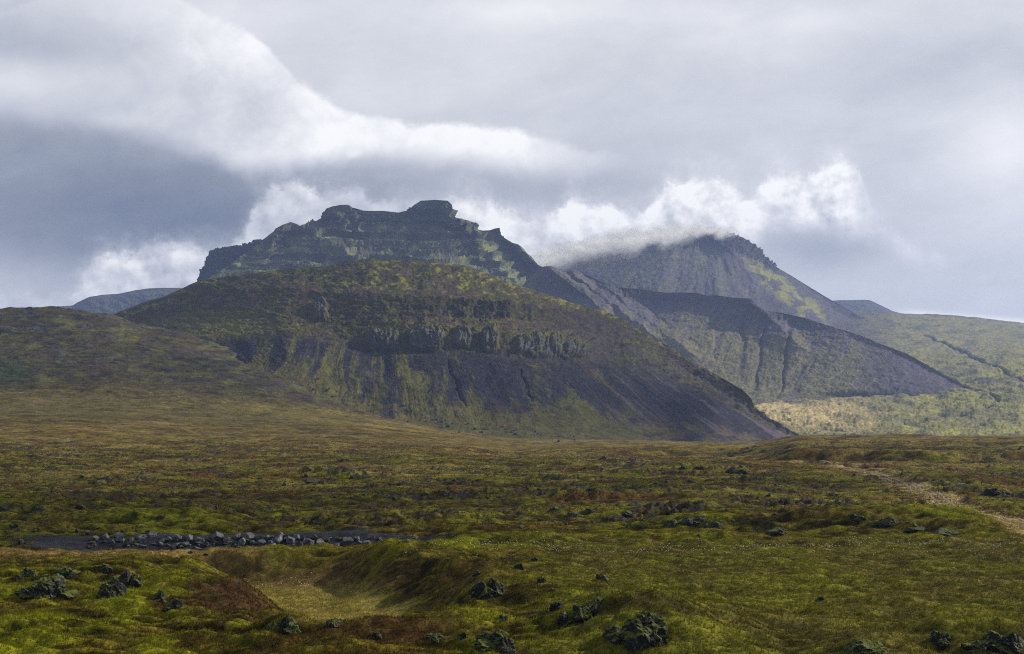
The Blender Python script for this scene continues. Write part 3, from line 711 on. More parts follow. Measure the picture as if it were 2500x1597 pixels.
wc = mixc(wc, (.34, .33, .075), sst(.0, .4, nB + .3 * nC) * sst(2.5, 4.0, T) * .6)
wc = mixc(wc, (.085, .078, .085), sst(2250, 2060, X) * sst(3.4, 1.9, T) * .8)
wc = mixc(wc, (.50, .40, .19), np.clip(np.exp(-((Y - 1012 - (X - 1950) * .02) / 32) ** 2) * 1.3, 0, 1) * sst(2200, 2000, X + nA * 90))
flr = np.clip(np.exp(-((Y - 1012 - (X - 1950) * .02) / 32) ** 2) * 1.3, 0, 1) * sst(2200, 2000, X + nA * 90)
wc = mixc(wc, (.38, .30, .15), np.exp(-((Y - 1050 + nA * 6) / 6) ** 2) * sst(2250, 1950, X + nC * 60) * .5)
wc = mixc(wc, (.030, .032, .036), np.clip(chan * 1.3, 0, 1) * .8)
wc = mixc(wc, (.075, .075, .06), sst(6.2, 7.0, T) * (.6 + .4 * nA))
wc = mixc(wc, (.04, .07, .035), sst(6.4, 6.8, T) * sst(2330, 2450, X) * sst(7.6, 7.1, T) * .6)
wc = mixc(wc, (.11, .11, .115), np.exp(-((Y - 1080) / 8) ** 2) * sst(2250, 2400, X) * .7)
wc *= (1 + (.22 - .18 * flr) * np.clip(nC, -1, 1))[..., None]
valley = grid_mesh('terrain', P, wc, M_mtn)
valley['label'] = 'sunlit yellow green valley side rising to the right'

# ---------------------------------------------------------------- far ridges on both sides
def far_ridge(name, crest, d, foot, colr, seed, label):
    cx_, cy_ = zip(*crest)
    xs = np.arange(cx_[0], cx_[-1], 1.6)
    n = len(cx_)
    lines = [(cx_, [y + 20 for y in cy_], [d * 1.2] * n), (cx_, cy_, [d] * n), (cx_, [y * .5 + foot * .5 for y in cy_], [d * .95] * n), (cx_, [foot] * n, [d * .88] * n)]
    X, Y, D, T = sheet(xs, lines, [6, 30, 30], smy=2)
    P = unproj(X, Y, D); Nn = normals(P)
    disp = fbm(X / 24, Y / 8, 5, seed, .6) * 14 + (ridged(X / 40, Y / 20, 4, seed + 3) - .5) * 10
    P = P + Nn * (disp * sst(1.05, 1.5, T))[..., None]
    c = np.zeros(X.shape + (3,), np.float32) + np.asarray(colr, np.float32)
    c = mixc(c, (.15, .16, .06), sst(0, .4, fbm(X / 30, Y / 8, 4, seed + 7)) * .5)
    o = grid_mesh(name, P, c, M_mtn); o['label'] = label
    return o
far_ridge('hill', [(20, 775), (73, 753), (120, 750), (177, 746), (190, 738), (218, 725), (250, 720), (291, 717), (330, 709), (364, 704), (400, 703), (437, 703), (480, 706), (540, 715)], 7500, 800, (.07, .075, .06), 240, 'pale blue far hill on the left skyline')
far_ridge('hill', [(1960, 745), (2020, 735), (2050, 733), (2082, 733), (2110, 732), (2124, 733), (2135, 738), (2145, 743), (2160, 750), (2181, 760), (2240, 775), (2300, 790)], 8500, 810, (.06, .06, .065), 250, 'pale blue far hill on the right skyline')
far_ridge('hill', [(230, 790), (281, 766), (330, 746), (364, 733), (385, 728), (400, 726), (440, 730), (520, 740)], 3300, 840, (.09, .10, .04), 260, 'green shoulder of ground behind the left end of the dark hill')

# ================================================================== ROCKS
def ico(sub):
    import bmesh
    bm = bmesh.new(); bmesh.ops.create_icosphere(bm, subdivisions=sub, radius=1)
    V = np.array([v.co[:] for v in bm.verts]); Fc = np.array([[v.index for v in f.verts] for f in bm.faces]); bm.free()
    return V, Fc
ICO4, ICO3, ICO5 = ico(4), ico(3), ico(5)

def rock_mat(name, c1, c2, lichen, moss=None, sc=1.):
    m, nt = new_mat(name); L = nt.links.new
    out = N(nt, 'ShaderNodeOutputMaterial'); b = N(nt, 'ShaderNodeBsdfPrincipled'); b.inputs['Roughness'].default_value = .85; b.inputs['Specular IOR Level'].default_value = .3
    geo = N(nt, 'ShaderNodeNewGeometry')
    n1 = N(nt, 'ShaderNodeTexNoise'); n1.inputs['Scale'].default_value = 1.8 * sc; n1.inputs['Detail'].default_value = 8
    n2 = N(nt, 'ShaderNodeTexNoise'); n2.inputs['Scale'].default_value = 5 * sc; n2.inputs['Detail'].default_value = 5
    L(geo.outputs['Position'], n1.inputs['Vector']); L(geo.outputs['Position'], n2.inputs['Vector'])
    r = N(nt, 'ShaderNodeValToRGB'); r.color_ramp.elements[0].position = .35; r.color_ramp.elements[0].color = (*c1, 1); r.color_ramp.elements[1].position = .68; r.color_ramp.elements[1].color = (*c2, 1)
    L(n1.outputs['Fac'], r.inputs['Fac'])
    mx_ = N(nt, 'ShaderNodeMix', data_type='RGBA'); r2 = N(nt, 'ShaderNodeMapRange'); r2.inputs['From Min'].default_value = .60; r2.inputs['From Max'].default_value = .66
    L(n2.outputs['Fac'], r2.inputs['Value']); L(r2.outputs[0], mx_.inputs['Factor']); L(r.outputs[0], mx_.inputs[6]); mx_.inputs[7].default_value = (*lichen, 1)
    col = mx_.outputs[2]
    if moss:
        sp = N(nt, 'ShaderNodeSeparateXYZ'); L(geo.outputs['Normal'], sp.inputs[0])
        ad = N(nt, 'ShaderNodeMath', operation='ADD'); L(sp.outputs['Z'], ad.inputs[0]); L(n1.outputs['Fac'], ad.inputs[1])
        r3 = N(nt, 'ShaderNodeMapRange'); r3.inputs['From Min'].default_value = .98; r3.inputs['From Max'].default_value = 1.16; L(ad.outputs[0], r3.inputs['Value'])
        m2 = N(nt, 'ShaderNodeMix', data_type='RGBA'); L(r3.outputs[0], m2.inputs['Factor']); L(col, m2.inputs[6]); m2.inputs[7].default_value = (*moss, 1)
        col = m2.outputs[2]
    L(col, b.inputs['Base Color'])
    bp = N(nt, 'ShaderNodeBump'); bp.inputs['Strength'].default_value = .9; bp.inputs['Distance'].default_value = .08 / sc; L(n2.outputs['Fac'], bp.inputs['Height']); L(bp.outputs[0], b.inputs['Normal'])
    L(b.outputs[0], out.inputs['Surface'])
    return m
M_lava = rock_mat('mossy_lava', (.007, .007, .008), (.026, .026, .029), (.15, .155, .16), (.085, .10, .009))
M_lavafar = rock_mat('dark_lava', (.014, .014, .016), (.05, .05, .055), (.12, .12, .13), (.07, .08, .02), .4)
M_bould = rock_mat('grey_boulder', (.055, .055, .064), (.17, .17, .185), (.24, .24, .25))
M_scree = rock_mat('scree_boulder', (.035, .036, .045), (.10, .10, .12), (.14, .14, .15), None, .3)

def facet(V, rng, k=14, lo=.62, hi=1.0):
    nrm = rng.normal(size=(k, 3)); nrm /= np.linalg.norm(nrm, axis=1)[:, None]
    dist = rng.uniform(lo, hi, k)
    dots = V @ nrm.T
    r = np.where(dots > .05, dist / np.maximum(dots, .05), 9).min(1)
    return V * np.minimum(r, 1.25)[:, None]

def lava_mesh(seed, w, h, dep, lobes=3, lean=0., sub=ICO4):
    rng = np.random.RandomState(seed); VV, FF = [], []; off = 0
    for l in range(lobes):
        V = facet(sub[0], rng, 13, .6, 1.0)
        p = sub[0] * 2.1 + seed * 3.7 + l * 11
        rdg = 1 - np.abs(pn3(p, seed)) * 2
        rdg2 = 1 - np.abs(pn3(p * 2.7, seed + 1)) * 2
        V = V * (1 + .13 * (rdg - .4) + .06 * (rdg2 - .4) + .035 * pn3(p * 6, seed + 2) + .16 * pn3(p * .6, seed + 4))[:, None]
        if l == 0: cx, cy, s, hh = rng.uniform(-.2, .2), 0, (.8 if lobes > 1 else 1.0), 1.0
        else: cx, cy, s, hh = rng.uniform(-.75, .75), rng.uniform(-.5, .3), rng.uniform(.4, .75), rng.uniform(.35, .8)
        if lobes == 1: s = 1
        V = V * np.array([s * w * .5 * (.8 if lobes > 1 else 1), s * dep * .5, hh * h])
        V[:, 0] += cx * w * .5 + lean * V[:, 2]; V[:, 1] += cy * dep * .5
        VV.append(V); FF.append(sub[1] + off); off += len(V)
    V = np.concatenate(VV); Fc = np.concatenate(FF)
    V[:, 2] *= h / max(V[:, 2].max(), .01)
    V[:, 2] = np.maximum(V[:, 2], -.6 * h)
    return V, Fc

rng0 = np.random.RandomState(77)
def put_rock(name, label, x0, x1, ytop, ybot, seed, lobes=3, lean=0., mat=None, group=None, cat='rock', sub=ICO4, pt=None):
    px = (x0 + x1) / 2
    X, Y, Z = pt if pt is not None else hit(px, ybot - (ybot - ytop) * .12)
    s = Y / F
    w = (x1 - x0) * s * 1.05; h = min((ybot - ytop) * s * .95, .50 * w)
    if mat is M_lavafar: h *= .75
    V, Fc = lava_mesh(seed, w, h, w * .75, lobes, lean, sub)
    me = raw_mesh(name, V, Fc, mat or M_lava, smooth=False)
    o = bpy.data.objects.new(name, me); COL.objects.link(o)
    o.location = (X, Y + w * .2, Z + CZ - .10 * h); o.rotation_euler = (0, 0, rng0.uniform(-.5, .5))
    o['label'] = label; o['category'] = cat
    if group: o['group'] = group
    return o

LO = [
 (42, 166, 1402, 1460, 4, 'wide low lava outcrop in shade at the left end of the near mounds'),
 (125, 197, 1384, 1412, 3, 'flat lava outcrop just above the wide shaded one at the left'),
 (40, 98, 1388, 1412, 2, 'small lava outcrop at the far left, behind the wide shaded one'),
 (236, 270, 1376, 1397, 1, 'rounded black lava lump left of the pointed outcrop'),
 (270, 342, 1370, 1434, 4, 'tall pointed lava outcrop with grey lichen on the left mound'),
 (218, 312, 1412, 1464, 3, 'moss-capped lava outcrop below the tall pointed one'),
 (363, 410, 1425, 1466, 2, 'upper moss-backed block of the sloping lava edge on the left mound'),
 (402, 452, 1448, 1492, 3, 'lower dark block of the sloping lava edge beside the red-brown heath'),
 (655, 729, 1500, 1549, 3, 'lichen-spotted lava rock at the left end of the green moss hump'),
 (798, 835, 1506, 1532, 1, 'round dark lava rock at the right end of the green moss hump'),
 (901, 934, 1540, 1562, 2, 'small lava rock on the near edge of the straw-coloured hollow'),
 (1149, 1176, 1384, 1408, 1, 'small dark lava knob above the big split outcrop'),
 (1163, 1248, 1398, 1462, 4, 'big split lava outcrop on top of the mound right of the hollow'),
 (1253, 1277, 1374, 1392, 1, 'blocky black rock alone on the near meadow above the mound'),
 (1296, 1315, 1355, 1371, 1, 'small cone-shaped rock on the near meadow, farthest from the mound'),
 (1305, 1338, 1399, 1427, 2, 'upright lava rock with a pale face on the mound crest'),
 (1445, 1497, 1403, 1422, 2, 'long low black rock on the meadow right of the mound crest'),
 (1341, 1356, 1430, 1447, 1, 'tiny grey lichen-covered rock below the mound crest'),
 (1338, 1377, 1461, 1495, 2, 'mossy lava rock left of the lichen-flecked outcrop'),
 (1410, 1497, 1464, 1505, 4, 'wide lava outcrop flecked with white lichen on the mound'),
 (1215, 1244, 1486, 1521, 2, 'two-part lava stub with a moss cap on the slope of the hollow'),
 (1350, 1408, 1497, 1532, 2, 'half-buried mossy lava rock below the lichen-flecked outcrop'),
 (1490, 1650, 1484, 1592, 6, 'largest moss-draped lava outcrop at the bottom right of centre'),
 (1148, 1258, 1540, 1586, 4, 'jagged lava outcrop at the bottom edge under the hollow'),
 (1035, 1102, 1549, 1568, 3, 'low line of lava rock left of the jagged bottom outcrop'),
 (1104, 1150, 1545, 1565, 2, 'flat lava slab between the low line and the jagged bottom outcrop'),
 (2262, 2327, 1538, 1582, 2, 'slanting lava slab near the bottom right corner'),
 (2374, 2520, 1543, 1600, 5, 'lichen-spotted mossy lava outcrop in the bottom right corner'),
 (2058, 2176, 1569, 1602, 3, 'moss-topped lava outcrop cut by the bottom edge left of the slanting slab'),
 (32, 66, 1318, 1334, 2, 'pair of small dark rocks at the left end of the straw grass'),
 (458, 470, 1349, 1358, 1, 'small round rock on the straw grass, left one of two'),
 (496, 508, 1352, 1361, 1, 'small round rock on the straw grass, right one of two'),
 (388, 408, 1468, 1480, 1, 'little stone beneath the sloping lava edge'),
 (1995, 2012, 1462, 1470, 1, 'small dark stone alone in the right meadow'),
]
for k, (x0, x1, yt, yb, lb, lab) in enumerate(LO):
    put_rock('lava_outcrop' if (x1 - x0) > 45 else 'rock', lab, x0, x1, yt, yb, 300 + k, lb + (1 if lb > 2 else 0), lean=.25 if 'slop' in lab or 'slant' in lab else 0, cat='lava outcrop' if (x1 - x0) > 45 else 'rock',
             group='lava rocks on the near moss mounds', sub=ICO5 if (x1 - x0) > 80 else ICO4)
MO = [
 (1658, 1690, 1129, 1149, 3, 'dark lava crag on the far moor, left of the three'),
 (1691, 1726, 1135, 1149, 2, 'low flat lava crag between its two larger neighbours on the far moor'),
 (1766, 1822, 1133, 1159, 4, 'biggest lava crag on the far moor, right of the three'),
 (1784, 1796, 1107, 1117, 1, 'small dark knob on the far terrace edge above the biggest crag'),
 (2014, 2024, 1126, 1134, 1, 'single black rock on the straw-coloured flat near the start of the track'),
 (1338, 1363, 1238, 1250, 1, 'round lava rock left of the line of low crags in the middle moor'),
 (1374, 1422, 1246, 1266, 3, 'first low crag of the middle moor line'),
 (1416, 1460, 1243, 1258, 2, 'second low crag of the middle moor line'),
 (1508, 1562, 1242, 1260, 3, 'third low crag of the middle moor line, farthest right'),
 (1263, 1283, 1278, 1294, 2, 'lava lump at the far edge of the meadow near the middle'),
 (1612, 1662, 1266, 1292, 3, 'lava crag at the left end of the mossy lava ridge'),
 (1668, 1735, 1256, 1280, 4, 'lava crag on top of the mossy lava ridge'),
 (1720, 1770, 1268, 1292, 3, 'lava crag on the face of the mossy lava ridge'),
 (1862, 1925, 1282, 1312, 3, 'grey lava crag in the bare patch right of the mossy lava ridge'),
 (2055, 2125, 1254, 1276, 3, 'lava crag at the left of the dark ridge beside the track'),
 (2130, 2215, 1258, 1284, 4, 'lava crag in the middle of the dark ridge beside the track'),
 (2210, 2290, 1268, 1296, 4, 'broken lava crag on the face of the dark ridge beside the track'),
 (2270, 2360, 1284, 1312, 4, 'lava crag at the foot of the dark ridge nearest the track'),
 (2392, 2442, 1188, 1210, 2, 'lava hump beyond the track at the right edge'),
 (182, 214, 1233, 1246, 2, 'twin-topped dark rock on the left of the middle moor'),
 (-4, 22, 1228, 1244, 1, 'dark rock at the left edge of the middle moor'),
 (735, 800, 1164, 1180, 3, 'wide low lava crag on a green knoll left of centre'),
 (1090, 1130, 1172, 1182, 2, 'thin lava crag right of the green knoll'),
]
for k, (x0, x1, yt, yb, lb, lab) in enumerate(MO):
    put_rock('lava_crag', lab, x0, x1, yt, yb, 400 + k, lb, mat=M_lavafar, cat='lava crag', group='lava crags on the middle and far moor')

# a library of small rock meshes for the uncounted-looking many
lib = []
for k in range(9):
    V, Fc = lava_mesh(600 + k, 1, .55, .8, 1 if k % 2 else 2, 0, ICO3)
    lib.append(raw_mesh('small_lava_rock', V, Fc, M_lavafar))
rng = np.random.RandomState(5)
def scatter(n, region, size, name, label, cat, group, meshes, ptf=None, zf=.0):
    for k in range(n):
        px, py = region(rng)
        X, Y, Z = (ptf(px, py) if ptf else hit(px, py))
        o = bpy.data.objects.new(name, meshes[rng.randint(len(meshes))]); COL.objects.link(o)
        s = size(rng) * Y / F
        o.location = (X, Y, Z + CZ + zf * s); o.rotation_euler = (rng.uniform(-.15, .15), rng.uniform(-.15, .15), rng.uniform(0, 6.28)); o.scale = (s * rng.uniform(.8, 1.4), s, s * rng.uniform(.7, 1.1))
        o['label'] = label; o['category'] = cat; o['group'] = group
def r_left(r): return r.uniform(0, 370), 1308 - abs(r.normal()) * 22
def r_mid(r):
    cl = [(1740, 1145, 90, 9), (1560, 1135, 100, 14), (770, 1172, 60, 8), (1090, 1190, 120, 20), (1690, 1275, 90, 12), (2180, 1282, 130, 12), (2080, 1150, 160, 8), (1420, 1230, 160, 25), (1150, 1215, 120, 10), (2440, 1215, 60, 20), (1250, 1290, 120, 14), (860, 1200, 150, 15), (1850, 1225, 130, 14), (400, 1200, 300, 30), (1650, 1195, 120, 8)]
    c = cl[r.randint(len(cl))]
    return min(max(c[0] + r.normal() * c[2], 0), 2500), min(c[1] + r.normal() * c[3], 1316)
scatter(42, r_left, lambda r: 6 + 12 * r.rand() ** 2, 'lava_rock', 'one of many black lava rocks strewn behind the gravel bank at the left', 'rock', 'black lava rocks behind the gravel bank', lib)
scatter(190, r_mid, lambda r: 4 + 11 * r.rand() ** 2.5, 'moor_rock', 'one of the many small dark rocks scattered over the middle moor', 'rock', 'small dark rocks over the middle moor', lib)

# the row of pale boulders below the gravel bank
blib = []
for k in range(12):
    rr = np.random.RandomState(700 + k)
    V = facet(ICO4[0], rr, 13, .55, .95) * (1 + .03 * pn3(ICO4[0] * 3 + k, 5))[:, None]
    V = V * np.array([.62, .5, .48])
    blib.append(raw_mesh('boulder', V, ICO4[1], M_bould))
BR = [(232, 1318, 22, 'small pale boulder, leftmost of the row'), (258, 1312, 34, 'rounded boulder near the left end of the row'), (288, 1306, 36, 'pointed boulder in the left part of the row'), (320, 1318, 26, None), (338, 1312, 28, None),
      (352, 1300, 20, 'small pale stone perched highest in the row'), (374, 1308, 34, 'broad light boulder right of the perched stone'), (348, 1324, 26, 'grey boulder at the grass edge under the perched stone'), (396, 1322, 24, None), (414, 1320, 24, None), (392, 1334, 18, 'small white-grey stone at the grass edge'),
      (434, 1314, 30, 'light oval boulder in the left middle of the row'), (462, 1318, 30, None), (486, 1322, 32, None), (512, 1318, 26, None), (533, 1312, 40, 'large upright pale boulder in the middle of the row'), (556, 1322, 28, None), (578, 1312, 30, None),
      (590, 1325, 40, 'largest pale boulder leaning at the grass edge'), (606, 1312, 32, 'tall narrow boulder behind the largest pale one'), (630, 1316, 30, None), (636, 1330, 30, None), (615, 1330, 20, None), (660, 1330, 24, None),
      (682, 1312, 24, None), (680, 1322, 36, 'dark wide boulder in the right middle of the row'), (698, 1314, 22, None), (722, 1314, 26, None), (712, 1322, 34, 'smooth flat oval boulder right of the dark wide one'), (745, 1322, 22, None), (735, 1334, 24, None), (762, 1330, 22, None),
      (785, 1334, 40, 'sloping brownish boulder at the grass edge'), (800, 1320, 20, None), (822, 1334, 22, None), (849, 1326, 36, 'pale pyramid-shaped boulder towards the right end'), (872, 1316, 20, None), (880, 1330, 20, None), (898, 1330, 24, None), (930, 1324, 26, 'flat pale stone, last large one at the right end'),
      (960, 1326, 16, None), (985, 1328, 14, None), (910, 1318, 16, None), (770, 1316, 18, None), (655, 1314, 18, None), (505, 1332, 18, None), (450, 1330, 18, None), (300, 1322, 22, None), (275, 1326, 18, None), (575, 1334, 16, None), (840, 1316, 16, None), (1010, 1328, 11, None)]
for k, (px, py, wpx, lab) in enumerate(BR):
    X, Yb, Zt = hit(px, min(py + wpx * .10, 1341), 131)
    Yb = min(Yb, 144.); X = Yb * (px - CX) / F
    o = bpy.data.objects.new('boulder', blib[k % 12]); COL.objects.link(o)
    s = wpx * Yb / F * .66
    zz = float(gz(X, Yb)[0])
    Zt = zz + .18 * s
    o.location = (X, Yb, Zt + CZ); o.rotation_euler = (rng.uniform(-.5, .5), rng.uniform(-.5, .5), rng.uniform(0, 6.28)); o.scale = (s * .95, s * .95, s * 1.0)
    o['category'] = 'boulder'; o['group'] = 'boulders in the row below the gravel bank'
    o['label'] = lab or 'one of the plain grey boulders packed between larger ones in the row'
def r_bank(r):
    return r.uniform(215, 1020), r.uniform(1316, 1343)
rlib = [raw_mesh('bank_stone', facet(ICO3[0], np.random.RandomState(900 + k), 12, .55, 1.) * np.array([.62, .5, .4]), ICO3[1], M_lavafar if k % 2 else M_bould) for k in range(6)]
scatter(150, r_bank, lambda r: 5 + 11 * r.rand() ** 2, 'bank_stone', 'one of the small stones filling the gaps of the boulder row', 'stone', 'small stones among the boulders of the bank', rlib, lambda px, py: hit(px, py, 131), .1)
# boulders that rolled off the scree
slib = []
for k in range(6):
    rr = np.random.RandomState(800 + k)
    V = facet(ICO3[0], rr, 12, .6, 1.) * np.array([.6, .5, .5]); slib.append(raw_mesh('scree_boulder', V, ICO3[1], M_scree))
def r_scree(r):
    t = r.rand() ** .8
    px = 690 + t * 730; foot = np.interp(px, [690, 800, 1000, 1250, 1420], [912, 955, 1012, 1052, 1066])
    return px, foot + r.normal() * 9 + 2
def scree_pt(px, py):
    h = hill_pt(px, py)
    g = hit(px, py, 900)
    return g if g[1] < h[1] else tuple(h)
scatter(75, r_scree, lambda r: 2.5 + 5.5 * r.rand() ** 2, 'fallen_boulder', 'one of the blue-grey boulders lying at the foot of the scree', 'boulder', 'boulders at the foot of the scree', slib, scree_pt, .2)

# ================================================================== TRACK
def ribbon(path, off, w, name):
    pts = []
    for (x0, y0), (x1, y1) in zip(path[:-1], path[1:]):
        n = max(2, int(math.hypot(x1 - x0, y1 - y0) / .8))
        for k in range(n): pts.append((x0 + (x1 - x0) * k / n, y0 + (y1 - y0) * k / n))
    pts = np.array(pts); pts = gsm(pts, 4, 0)
    t = np.gradient(pts, axis=0); t /= np.linalg.norm(t, axis=1)[:, None]
    nr = np.stack([t[:, 1], -t[:, 0]], 1)
    V, Fc = [], []
    base_i = 0
    for o in off:
        K = 5
        jit = fbm(np.arange(len(pts)) / 7 + o * 9, np.zeros(len(pts)), 3, 3) * .18
        for j in range(K):
            q = pts + nr * (o + jit[:, None] * 0 + (j / (K - 1) - .5) * w)
            q = q + nr * jit[:, None]
            z = gz(q[:, 0], q[:, 1]) + (.06 if 0 < j < K - 1 else -.02)
            V.append(np.stack([q[:, 0], q[:, 1], z + CZ], 1))
        n = len(pts)
        for j in range(K - 1):
            a = base_i + j * n + np.arange(n - 1)
            Fc.append(np.stack([a, a + 1, a + n + 1, a + n], 1))
        base_i += K * n
    return np.concatenate(V), np.concatenate(Fc)
V, Fc = ribbon(TRK[1:], (-.8, .8), .6, 'track')
m, nt = new_mat('track_gravel')
out = N(nt, 'ShaderNodeOutputMaterial'); b = N(nt, 'ShaderNodeBsdfPrincipled'); b.inputs['Roughness'].default_value = .95
tn = N(nt, 'ShaderNodeTexNoise'); tn.inputs['Scale'].default_value = 1.2; tn.inputs['Detail'].default_value = 6
geo = N(nt, 'ShaderNodeNewGeometry'); nt.links.new(geo.outputs['Position'], tn.inputs['Vector'])
r = N(nt, 'ShaderNodeValToRGB'); r.color_ramp.elements[0].color = (.10, .088, .075, 1); r.color_ramp.elements[1].color = (.26, .21, .14, 1); r.color_ramp.elements[0].position = .4; r.color_ramp.elements[1].position = .65
nt.links.new(tn.outputs['Fac'], r.inputs['Fac']); nt.links.new(r.outputs[0], b.inputs['Base Color']); nt.links.new(b.outputs[0], out.inputs['Surface'])
me = raw_mesh('track', V, Fc, m, True); o = bpy.data.objects.new('track', me); COL.objects.link(o); o['kind'] = 'structure'; o['label'] = 'two-rut gravel track crossing the moor at the right'

# ================================================================== GRASS
def leaf_mat(name, transl=.45):
    m, nt = new_mat(name); L = nt.links.new
    out = N(nt, 'ShaderNodeOutputMaterial'); at = N(nt, 'ShaderNodeAttribute', attribute_name='zone')
    d_ = N(nt, 'ShaderNodeBsdfDiffuse'); t_ = N(nt, 'ShaderNodeBsdfTranslucent'); mx_ = N(nt, 'ShaderNodeMixShader'); mx_.inputs[0].default_value = transl
    L(at.outputs['Color'], d_.inputs['Color']); L(at.outputs['Color'], t_.inputs['Color']); L(d_.outputs[0], mx_.inputs[1]); L(t_.outputs[0], mx_.inputs[2]); L(mx_.outputs[0], out.inputs['Surface'])
    return m
M_leaf = leaf_mat('grass_blades', .32)
def blades(name, X, Y, h, w, col, lean, per=4):
    n = len(X); Z = gz(X, Y) + CZ
    Vs, Cs = [], []
    for k in range(per):
        a = rng.uniform(0, 6.28, n); rr = rng.uniform(0, 1, n) * h * .35
        bx_ = X + np.cos(a) * rr; by_ = Y + np.sin(a) * rr
        wa = rng.uniform(-.6, .6, n); wx_, wy_ = np.cos(wa) * w * .5, np.sin(wa) * w * .5
        hh = h * rng.uniform(.6, 1.15, n)
        tx_ = bx_ + rng.normal(size=n) * hh * .28 + lean * hh; ty_ = by_ + rng.normal(size=n) * hh * .25
        tri = np.stack([np.stack([bx_ - wx_, by_ - wy_, Z - .03], 1), np.stack([bx_ + wx_, by_ + wy_, Z - .03], 1), np.stack([tx_, ty_, Z + hh], 1)], 1)
        Vs.append(tri); c = col * rng.uniform(.6, 1.45, (n, 1)); Cs.append(np.repeat(c[:, None], 3, 1))
    V = np.concatenate(Vs).reshape(-1, 3); C = np.concatenate(Cs).reshape(-1, 3)
    me = raw_mesh(name, V, np.arange(len(V)).reshape(-1, 3), M_leaf, False)
    a = me.attributes.new('zone', 'FLOAT_COLOR', 'POINT'); c4 = np.ones((len(V), 4), np.float32); c4[:, :3] = np.clip(C, 0, .8); a.data.foreach_set('color', c4.ravel())
    o = bpy.data.objects.new(name, me); COL.objects.link(o); o['kind'] = 'stuff'
    return o
def pick(n, d0, d1, p=1.):
    u = rng.rand(n); Y = (d0 ** p + u * (d1 ** p - d0 ** p)) ** (1 / p)
    X = Y * rng.uniform(-.375, .375, n)
    return X, Y
X, Y = pick(230000, 58, 150, 1.2)
px = CX + F * X / Y
den = .5 + .5 * fbm(X / 2.2, Y / 2.2, 4, 500)
c = gcol(X, Y)
isgrav = (c[:, 2] > c[:, 0] * .95)
keep = (rng.rand(len(X)) < np.clip(den * 1.5, .15, 1)) & ~isgrav
X, Y, c, den = X[keep], Y[keep], c[keep], den[keep]
tall = sst(.10, .22, c[:, 0]) * sst(.6, .9, c[:, 1] / c[:, 0] * .9)
h = .10 + .10 * rng.rand(len(X)) + .10 * tall
tip = c * 1.25 + np.array([.03, .022, .004]) * (rng.rand(len(X), 1) ** 2)
g1 = blades('grass', X, Y, h, .035 + .0 * h, tip, .15, 3); g1['label'] = 'short moor grass and moss blades of the near field'
X, Y = pick(190000, 150, 620, .55)
c = gcol(X, Y); isr = (c.max(1) < .06)
keep = ~isr & (rng.rand(len(X)) < np.clip(.5 + fbm(X / 7, Y / 7, 4, 501), .1, 1))
X, Y, c = X[keep], Y[keep], c[keep]
g2 = blades('grass', X, Y, (.10 + .12 * rng.rand(len(X))) * (.8 + Y / 600), .07 + Y / 2500, c * 1.08 + .003, .15, 3); g2['label'] = 'moor grass of the middle plain'
# cotton grass: white tufts in the far part of the near meadow
def cotton():
    n = 2600
    t = rng.rand(n); px = rng.uniform(980, 2500, n); py = 1326 + np.abs(rng.normal(size=n)) * 16 + 8 * rng.rand(n)
    th = (py - HY) / F; Y = 10 / (th - .01); X = Y * (px - CX) / F
    k = fbm(X / 7, Y / 2.5, 3, 510) > .12
    X, Y = X[k], Y[k]
    px2 = rng.uniform(480, 760, 120); py2 = 1356 + rng.normal(size=120) * 4; th = (py2 - HY) / F; Y2 = 10 / (th - .01); X2 = Y2 * (px2 - CX) / F
    X = np.concatenate([X, X2[:60]]); Y = np.concatenate([Y, Y2[:60]])
    Z = gz(X, Y) + CZ + .22 + .1 * rng.rand(len(X))
    V0, F0 = ico(1); s = .020 + .018 * rng.rand(len(X))
    V = V0[None] * s[:, None, None] * np.array([1.1, 1, .9]) + np.stack([X, Y, Z], 1)[:, None]
    Fc = F0[None] + (np.arange(len(X)) * len(V0))[:, None, None]
    m, nt = new_mat('cotton_white'); out = N(nt, 'ShaderNodeOutputMaterial'); b = N(nt, 'ShaderNodeBsdfPrincipled'); b.inputs['Roughness'].default_value = 1; tn = N(nt, 'ShaderNodeTexNoise'); tn.inputs['Scale'].default_value = 40
    r = N(nt, 'ShaderNodeValToRGB'); r.color_ramp.elements[0].color = (.55, .53, .48, 1); r.color_ramp.elements[1].color = (.85, .85, .82, 1); nt.links.new(tn.outputs['Fac'], r.inputs[0]); nt.links.new(r.outputs[0], b.inputs['Base Color']); nt.links.new(b.outputs[0], out.inputs['Surface'])
    me = raw_mesh('cotton_grass', V.reshape(-1, 3), Fc.reshape(-1, 3), m, True)
    o = bpy.data.objects.new('cotton_grass', me); COL.objects.link(o); o['kind'] = 'stuff'; o['label'] = 'white cotton grass heads dotting the far edge of the near meadow'
cotton()

